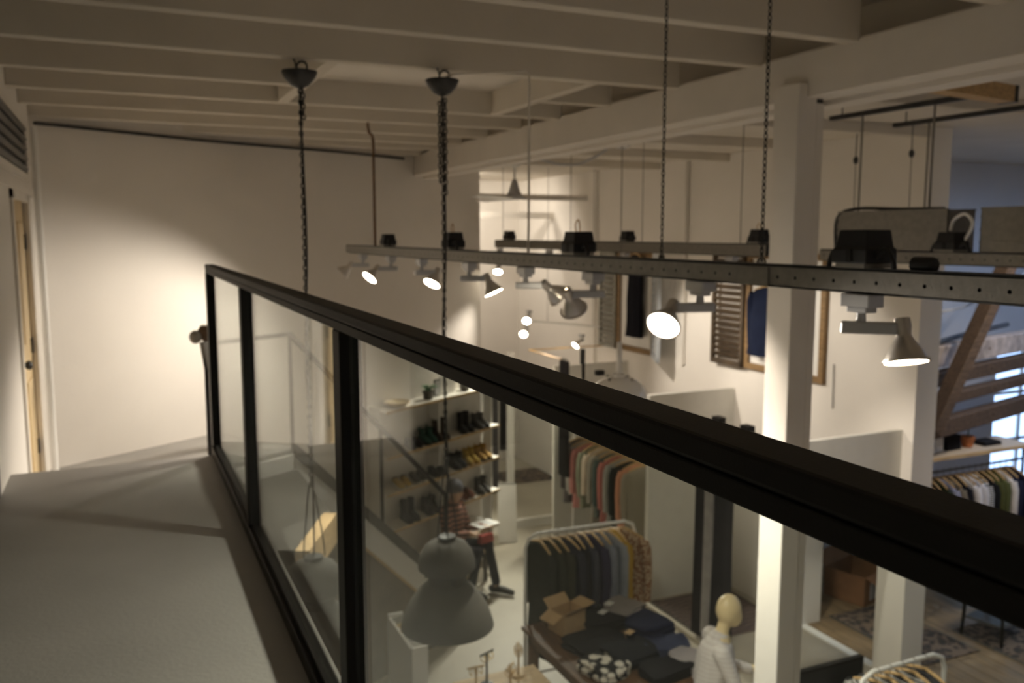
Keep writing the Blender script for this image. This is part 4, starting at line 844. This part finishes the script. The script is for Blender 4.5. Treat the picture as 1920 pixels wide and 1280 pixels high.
# top shelf items
t = thing('woven_bowl', 'pale shallow bowl at the left end of the top shelf', 'bowl', tuple(on_shelf(.30, .15, SHZ[0] + .001)))
MB().lathe([(.06, 0), (.10, .015), (.14, .05), (.135, .052), (.09, .022), (.01, .015)], 24, None, False).build('bowl', M_CREAM, t, smooth=True); MB().torus(.138, .006, Matrix.Translation((0, 0, .05)), 24, 6).build('rim', M_OAK, t)
def plant(label, loc, n, h, spread, seed, pot=True):
    t = thing('potted_plant', label, 'plant', loc); rnd = random.Random(seed)
    MB().lathe([(.045, 0), (.055, .0), (.065, .09), (.07, .095), (.06, .095), (.055, .08)], 16).build('pot', M_DARKGREY, t, smooth=True)
    for i in range(n):
        a = rnd.uniform(0, 2 * PI); l = spread * rnd.uniform(.6, 1.1); hh = h * rnd.uniform(.5, 1.1)
        pts = [Vector((0, 0, .08)), Vector((l * .4 * math.cos(a), l * .4 * math.sin(a), .08 + hh * .7)), Vector((l * math.cos(a), l * math.sin(a), .08 + hh * .75))]
        wv = Vector((-math.sin(a), math.cos(a), 0)) * .016
        m = MB(); m.add([pts[0], pts[1] - wv, pts[2], pts[1] + wv, pts[1] + Vector((0, 0, -.006))], [(0, 1, 3), (1, 2, 3), (0, 4, 1), (1, 4, 2), (2, 4, 3), (3, 4, 0)])
        m.build('leaf', M_LEAF, t)
plant('green leafy plant left of the framed cards on the top shelf', tuple(on_shelf(.82, .15, SHZ[0] + .001)), 22, .1, .14, 5)
plant('small green plant right of the framed cards on the top shelf', tuple(on_shelf(1.50, .15, SHZ[0] + .001)), 16, .12, .10, 6)
for i, (lab, s, hh) in enumerate([('dark framed card leaning on the top shelf', 1.02, .20), ('white framed card on the top shelf, left one', 1.12, .24), ('white framed card on the top shelf, right one', 1.26, .26)]):
    t = thing('framed_card', lab, 'picture', tuple(on_shelf(s, .12, SHZ[0] + .001)), math.atan2(WD.y, WD.x))
    MB().box((-.065, -.012, 0), (.065, 0, hh)).build('picture_frame', M_DARKGREY if i == 0 else M_WHITE, t, bevel=.002); MB().box((-.05, -.014, .015), (.05, -.011, hh - .015)).build('card', M_LGREY if i == 0 else M_WENAM, t)
    MB().box((-.02, 0, 0), (.02, .05, .01)).build('easel_foot', M_OAK, t)
t = thing('shoe_box', 'grey shoe box on the fourth shelf end', 'box', tuple(on_shelf(1.62, .13, SHZ[4] + .001)), math.atan2(WD.y, WD.x))
MB().box((-.15, -.1, 0), (.15, .1, .1)).build('box_body', M_LGREY, t); MB().box((-.155, -.105, .09), (.155, .105, .12)).build('lid', M_WHITE, t)
# white A-frame board beside shelves
t = thing('sandwich_board', 'small white folding board standing beside the shoe shelves', 'sign', (4.74, 10.75, 0), -.35)
for s in (-1, 1): MB().bar((0, s * .16, 0), (0, s * .03, .78), .25, .02, (0, 1, 0)).build('panel', M_WHITE, t, bevel=.004)
MB().box((-.12, -.04, .77), (.12, .04, .79)).build('hinge_bar', M_STEEL, t)

# ------------------------------------------------------------------ seated person
pc = Vector((3.45, 9.30, 0))
pz = thing('person', 'person in striped pink sweater, grey beanie and dark trousers, seated reading', 'person', tuple(pc))
def pv(x, y, z): return Vector((x, y, z)) - pc
hip = Vector((3.45, 9.42, .52)); chest = Vector((3.44, 9.42, .93)); neck = Vector((3.45, 9.40, 1.07)); head = Vector((3.47, 9.36, 1.20))
fr_ = Vector((.62, -.78, 0)); sd = Vector((.78, .62, 0))   # facing right and towards the viewer
bt = [([hip - pc, (hip + chest) / 2 - pc, chest - pc, neck - pc, head - pc], [.14, .12, .13, .055, .06])]
sw = [([hip + Vector((0, 0, .02)) - pc, (hip + chest) / 2 - pc, chest - pc, neck - Vector((0, 0, .02)) - pc], [.16, .145, .155, .075])]
tro = []; shoes_ = []
for s in (-1, 1):
    sh = chest + Vector((0, 0, .06)) + sd * .17 * s; el = sh + fr_ * .10 + sd * .04 * s + Vector((0, 0, -.27)); wr = el + fr_ * .22 - sd * .06 * s + Vector((0, 0, .06))
    bt.append(([sh - pc, el - pc, wr - pc], [.05, .042, .03])); sw.append(([sh - pc, el - pc, wr - pc], [.068, .056, .042]))
    hand = wr + fr_ * .07; bt.append(([wr - pc, hand - pc], [.03, .034]))
    for k in range(4):
        b0 = hand + sd * (.022 * (k - 1.5)); bt.append(([b0 - pc, b0 + fr_ * .045 - pc, b0 + fr_ * .065 + Vector((0, 0, .03)) - pc], [.011, .010, .009]))
    b0 = wr + fr_ * .03 - sd * .025 * s; bt.append(([b0 - pc, b0 + fr_ * .03 - sd * .03 * s + Vector((0, 0, .015)) - pc, b0 + fr_ * .055 - sd * .028 * s + Vector((0, 0, .03)) - pc], [.012, .011, .009]))
    hp = hip + sd * .09 * s
    if s > 0: kn = Vector((3.82, 9.22, .56)); an = Vector((3.86, 9.08, .12)); to = Vector((4.0, 8.93, .045))
    else: kn = Vector((3.62, 9.02, .56)); an = Vector((3.55, 9.08, .12)); to = Vector((3.66, 8.93, .045))
    bt.append(([hp - pc, kn - pc, an - pc], [.08, .055, .04])); tro.append(([hp - pc, kn - pc, an + Vector((0, 0, .03)) - pc], [.10, .07, .055]))
    shoes_.append(([an + Vector((0, 0, -.06)) - fr_ * .05 - pc, (an + to) / 2 + Vector((0, 0, -.02)) - pc, to - pc], [.05, .046, .036]))
hv = head - pc
face = [(tuple(hv), (.078, .092, .115), None), (tuple(hv + fr_ * .085 + Vector((0, 0, -.01))), (.016, .016, .02), None), (tuple(hv + sd * .08), (.012, .02, .03), None), (tuple(hv - sd * .08), (.012, .02, .03), None)]
blob('body', bt, face, .012, M_SKIN, pz, 3)
blob('sweater', sw, [], .013, fabric((.50, .26, .20), 'wave', (.10, .065, .05), 5.5, 'Z'), pz, 2)
blob('trousers', tro, [(tuple(hip - pc), (.17, .17, .11), None)], .013, fabric((.02, .02, .03)), pz, 2)
for sh_ in shoes_: blob('shoe', [sh_], [], .01, M_BLACKP, pz, 2)
MB().lathe([(.098, -.02), (.104, 0), (.102, .04), (.085, .09), (.05, .12), (.015, .13)], 20, Matrix.Translation(hv + Vector((0, 0, .03)) - fr_ * .015)).build('beanie', fabric((.16, .16, .18)), pz, smooth=True)
for s in (-1, 1): MB().ell(tuple(hv + fr_ * .078 + sd * .03 * s + Vector((0, 0, .01))), (.011, .011, .009)).build('eye', M_BLACKP, pz, smooth=True)
MB().ell(tuple(hv + fr_ * .08 + Vector((0, 0, -.055))), (.02, .02, .006)).build('mouth', mat('lip', (.35, .12, .1), .5), pz, smooth=True)
t = thing('bench', 'low wooden bench under the seated person', 'bench', (3.45, 9.42, 0), math.atan2(WD.y, WD.x))
MB().box((-.5, -.2, .36), (.5, .2, .40)).build('seat', M_OAK, t, bevel=.004)
for xx in (-.45, .41):
    for yy in (-.18, .14): MB().box((xx, yy, 0), (xx + .04, yy + .04, .36)).build('leg', M_DARKGREY, t)
t = thing('magazine', 'white tray-like magazine held on the lap of the seated person', 'magazine', (3.80, 9.28, .79), .35)
MB().box((-.15, -.11, 0), (.15, .11, .012)).build('cover', M_WHITE, t); MB().box((-.11, -.08, .012), (.09, .07, .015)).build('printed_page', M_LGREY, t)
t = thing('handbag', 'pinkish red bag on the lap beside the seated person', 'bag', (3.74, 9.10, .64), .3)
MB().loft([[(-.10, -.04, 0), (.10, -.04, 0), (.10, .04, 0), (-.10, .04, 0)], [(-.09, -.035, .10), (.09, -.035, .10), (.09, .035, .10), (-.09, .035, .10)]]).build('bag_body', fabric((.42, .09, .08)), t, bevel=.01)
MB().tube([(-.06, 0, .1), (-.05, 0, .16), (.05, 0, .16), (.06, 0, .1)], .006, 6).build('handle', LBR, t)

# ------------------------------------------------------------------ lower left display
t = thing('card_stand', 'white slatted card stand below the grey pendant', 'stand', (1.95, 6.52, 0))
B(((-.03, -.32, 0), (.0, .32, 1.0)),).build('back_panel', M_WHITE, t, bevel=.004)
B(((-.03, .32, 0), (.10, .345, 1.02)), ((-.03, -.345, 0), (.10, -.32, 1.02))).build('side_panel', M_WHITE, t, bevel=.003)
for k in range(6): MB().box((0, -.32, .12 + k * .15), (.09, .32, .135 + k * .15)).build('ledge', M_WHITE, t)
for k in range(5):
    c = thing('greeting_card', '%s greeting card on the top ledge of the card stand' % ['white', 'grey', 'kraft', 'cream', 'pale blue'][k], 'card', (2.01, 6.28 + k * .12, .888), 0, 'cards on the stand')
    MB().bar((0, 0, 0), (-.03, 0, .14), .10, .004, (0, 1, 0)).build('card', [M_WHITE, M_LGREY, M_CARD, M_CREAM, M_SHB][k], c)
    MB().bar((.004, 0, .03), (-.014, 0, .11), .06, .003, (0, 1, 0)).build('print', [M_LGREY, M_WHITE, M_WHITE, M_OAK, M_WHITE][k], c)
t = thing('jewellery_table', 'small glass-topped jewellery table at the bottom edge', 'table', (2.55, 5.75, 0))
MB().box((-.35, -.3, .72), (.35, .3, .75)).build('table_top', M_OAK, t, bevel=.004)
for xx in (-.33, .29):
    for yy in (-.28, .24): MB().box((xx, yy, 0), (xx + .04, yy + .04, .72)).build('leg', M_DSTEEL, t)
M_GOLD = mat('gold', (.75, .50, .15), .25, .9, noise=.05)
for i, (dx, dy, h, lab) in enumerate([(-.25, .05, .22, 'gold necklace stand, leftmost on the jewellery table'), (-.12, .15, .26, 'dark necklace stand with gold chain on the jewellery table'), (.02, .02, .18, 'short gold ring stand in the middle of the jewellery table'), (.16, .18, .24, 'wooden necklace stand, rightmost on the jewellery table')]):
    c = thing('jewellery_stand', lab, 'jewellery stand', (2.55 + dx, 5.75 + dy, .75), .4 * i)
    MB().lathe([(.05, 0), (.05, .012), (.01, .02), (.008, h)], 14).build('stem', M_DSTEEL if i == 1 else M_OAK, c, smooth=True); MB().tube([(-.07, 0, h), (.07, 0, h)], .008, 8).build('cross_bar', M_DSTEEL if i == 1 else M_OAK, c)
    for k in (-.04, 0, .04): MB().torus(.03, .004, frame((k, 0, h - .03), (1, 0, 0)), 14, 5).build('necklace', M_GOLD, c, smooth=True)
t = thing('paper_stack', 'stack of white papers on the floor cabinet at the bottom', 'paper', (1.75, 5.95, .60), .2)
for k in range(4): MB().box((-.15 + .01 * k, -.11, k * .012), (.15 + .01 * k, .11, k * .012 + .011)).build('sheet_bundle', M_WHITE, t)
t = thing('low_cabinet', 'low white cabinet under the stack of papers', 'cabinet', (1.75, 5.9, 0))
MB().box((-.3, -.22, 0), (.3, .22, .60)).build('cabinet_body', M_WHITE, t, bevel=.004)
for k in (-1, 1): d_ = MB().box((k * .15 - .14, -.235, .04), (k * .15 + .14, -.22, .56)).build('cabinet_door', M_WENAM, t, bevel=.003); MB().box((k * .03 - .008, -.25, .28), (k * .03 + .008, -.235, .38)).build('handle', M_STEEL, d_)

# ------------------------------------------------------------------ side room
def timber(label, p, q, w_, h, m=M_TIMBER, up=(0, 0, 1)):
    t = thing('timber_beam', label, 'beam', p, group='old timbers'); v_ = Vector(q) - Vector(p)
    MB().bar((0, 0, 0), v_, w_, h, up).build('timber', m, t, bevel=.012)
    for k in (.25, .6): MB().lathe([(.014, -.01), (.014, w_ / 2 + .006)], 8, frame(v_ * k, Vector((v_.y, -v_.x, 0)))).build('peg', M_TIMBER, t)
    return t
bd = Vector((.968, .25, 0))
def tb2(label, z, h, m=M_TIMBER, yoff=0.0): p = Vector((6.9, 6.05 + yoff, z)); timber(label, tuple(p), tuple(p + bd * 7.2), .14, h, m)
tb2('whitewashed horizontal timber, uppermost in the side room', 2.96, .22, M_TIMBERW, .1)
tb2('brown horizontal timber below the whitewashed one', 2.74, .15, M_TIMBER, .05)
tb2('brown horizontal timber, second from the bottom in the side room', 2.53, .11)
tb2('lowest brown horizontal timber above the pale shelf', 2.24, .18)
timber('diagonal brown timber brace in front of the horizontal beams', (7.02, 5.86, 2.30), (8.55, 6.20, 4.15), .12, .16, M_TIMBER, (0, 1, 0))
tag(cable('blue_pipe', [(6.9, 6.15, 3.12), (7.5, 6.3, 3.10), (8.2, 6.48, 3.14), (9.2, 6.74, 3.18)], .03, mat('pipe_blue', (.05, .06, .08), .5, noise=.2)), 'dark blue pipe lying on the uppermost timber', 'pipe')
tag(cable('grey_hose', [(6.79, 6.5, 3.66), (7.5, 6.5, 3.42), (8.1, 6.5, 3.42), (8.7, 6.5, 3.62), (9.4, 6.55, 3.95), (10.2, 6.68, 5.12)], .018, M_LGREY), 'grey cable sagging across the side room wall', 'cable')
tag(cable('grey_hose', [(6.79, 6.6, 3.85), (7.4, 6.6, 4.05), (7.9, 6.6, 4.25)], .016, M_LGREY), 'short grey cable rising across the side room wall', 'cable')
t = thing('wall_shelf', 'pale wooden shelf above the side room garment rail', 'shelf', (8.3, 6.55, 1.86))
MB().box((-.9, -.25, 0), (.85, .2, .035)).build('board', mat('birch', (.62, .50, .36), .5, kind='wood', dirn='X', nscale=4, noise=.12), t, bevel=.003)
MB().box((-.9, -.262, -.002), (.85, -.25, .037)).build('edge_strip', M_OAK, t)
for i, (nm, lab, dx, m, sz) in enumerate([('folded_cloth', 'white folded cloth at the left end of the side room shelf', -.62, M_WHITE, (.24, .2, .06)), ('leather_bag', 'dark bag in the middle of the side room shelf', -.2, LB, (.22, .14, .16)), ('white_box', 'white box behind the dark bag on the side room shelf', -.42, M_WENAM, (.12, .14, .22)), ('notebook_stack', 'dark notebooks lying on the right of the side room shelf', .38, LB, (.28, .2, .04))]):
    c = thing(nm, lab, nm.replace('_', ' '), (8.3 + dx, 6.52, 1.896)); a, b, h = sz
    MB().loft([[(-a / 2, -b / 2, 0), (a / 2, -b / 2, 0), (a / 2, b / 2, 0), (-a / 2, b / 2, 0)], [(-a / 2 * .94, -b / 2 * .94, h * .7), (a / 2 * .94, -b / 2 * .94, h * .7), (a / 2 * .94, b / 2 * .94, h * .7), (-a / 2 * .94, b / 2 * .94, h * .7)]]).build('lower_part', m, c, bevel=.008)
    MB().box((-a / 2 * .95, -b / 2 * .95, h * .7), (a / 2 * .95, b / 2 * .95, h)).build('upper_part', m, c, bevel=.008)
t = thing('terracotta_pot', 'orange terracotta pot with a twig on the side room shelf', 'pot', (8.3 + .06, 6.5, 1.896))
MB().lathe([(.05, 0), (.07, .08), (.078, .09), (.078, .12), (.066, .12), (.06, .02)], 18, None, False).build('pot', mat('terracotta', (.45, .15, .05), .7, noise=.1), t, smooth=True)
MB().tube([(0, 0, .02), (.01, 0, .2), (.03, .01, .32)], .006, 6).build('twig', M_LEAF, t)
wn = struct(B(((11.0, 8.22, .6), (11.06, 8.30, 2.7)), ((12.84, 8.22, .6), (12.9, 8.30, 2.7)), ((11.0, 8.22, .6), (12.9, 8.30, .66)), ((11.0, 8.22, 2.64), (12.9, 8.30, 2.7)), ((11.62, 8.24, .6), (11.66, 8.28, 2.7)), ((12.25, 8.24, .6), (12.29, 8.28, 2.7)), ((11.0, 8.24, 1.28), (12.9, 8.28, 1.32)), ((11.0, 8.24, 1.96), (12.9, 8.28, 2.0))).build('window_1', M_WHITE), 'white framed window lit blue by daylight')
for xa, xb in ((11.06, 11.62), (11.66, 12.25), (12.29, 12.84)):
    for za, zb in ((.66, 1.28), (1.32, 1.96), (2.0, 2.64)): MB().box((xa, 8.255, za), (xb, 8.262, zb)).build('pane', M_GLASS, wn)
w2 = struct(B(((9.5, 8.22, 3.28), (9.52, 8.3, 3.42)), ((9.63, 8.22, 3.28), (9.65, 8.3, 3.42))).build('window_2', M_WHITE), 'tiny slot window under the side room ceiling')
MB().box((9.52, 8.255, 3.28), (9.63, 8.262, 3.42)).build('pane', M_GLASS, w2)
w3 = struct(B(((9.2, 3.0, 5.14), (9.26, 6.6, 5.26)), ((11.54, 3.0, 5.14), (11.6, 6.6, 5.26)), ((9.26, 3.0, 5.14), (11.54, 3.06, 5.26)), ((9.26, 6.54, 5.14), (11.54, 6.6, 5.26)), ((10.37, 3.06, 5.14), (10.43, 6.54, 5.26))).build('window_3', M_WHITE), 'unseen skylight added to bring blue daylight into the side room')  # roof opening added out of view to let blue sky light in
for xa, xb in ((9.26, 10.37), (10.43, 11.54)): MB().box((xa, 3.06, 5.19), (xb, 6.54, 5.2)).build('pane', M_GLASS, w3)
# crate seen through the low opening
t = thing('cardboard_crate', 'brown cardboard crate on the side room floor seen past the columns', 'box', (7.75, 7.35, 0), .3)
M_CRATE = mat('brown_crate_card', (.24, .115, .05), .8, noise=.08, nscale=12)
B(((-.32, -.25, 0), (.32, .25, .01)), ((-.32, -.25, 0), (-.31, .25, .34)), ((.31, -.25, 0), (.32, .25, .34)), ((-.32, -.25, 0), (.32, -.24, .34)), ((-.32, .24, 0), (.32, .25, .34))).build('box_body', M_CRATE, t)
for a, L in ((0, .25), (PI, .25)): MB().box((-.31, -.2, -.003), (.31, 0, .003), rotz(a) @ Matrix.Translation((0, -L, .34)) @ Matrix.Rotation(.4 if a == 0 else -.5, 4, 'X')).build('flap', M_CRATE, t)
MB().box((-.2, -.256, .05), (.1, -.25, .25)).build('print', M_LGREY, t)
t = thing('clear_bag', 'crumpled pale blue plastic bag beside the brown crate', 'bag', (8.05, 6.95, 0))
MB().ell((0, 0, .12), (.16, .14, .12)).ell((.06, .04, .2), (.09, .08, .08)).build('bag_body', mat('plastic_blue', (.30, .36, .42), .25, noise=.3, nscale=12, bump=.8, bscale=14), t, smooth=True)
MB().ell((.07, .04, .29), (.03, .03, .03)).build('knot', MATS['plastic_blue'], t, smooth=True)
def side_table(label, x, y, w_, d, h, rz):
    t = thing('side_table', label, 'table', (x, y, .015), rz, 'dark tables in the side room')
    MB().box((-w_ / 2, -d / 2, h - .035), (w_ / 2, d / 2, h)).build('table_top', M_DARKGREY, t, bevel=.004)
    for sx in (-1, 1):
        for sy in (-1, 1): MB().tube([(sx * (w_ / 2 - .04), sy * (d / 2 - .04), h - .03), (sx * (w_ / 2 - .02), sy * (d / 2 - .02), 0)], .018, 8).build('leg', M_BLACK, t)
    MB().box((-w_ / 2 + .04, -d / 2 + .04, .18), (w_ / 2 - .04, d / 2 - .04, .20)).build('lower_shelf', M_DARKGREY, t)
side_table('black side table on the dark rug below the handrail', 8.25, 5.95, .6, .45, .55, .2)
side_table('black low table at the right edge of the dark rug', 8.35, 5.15, .7, .5, .42, -.1)
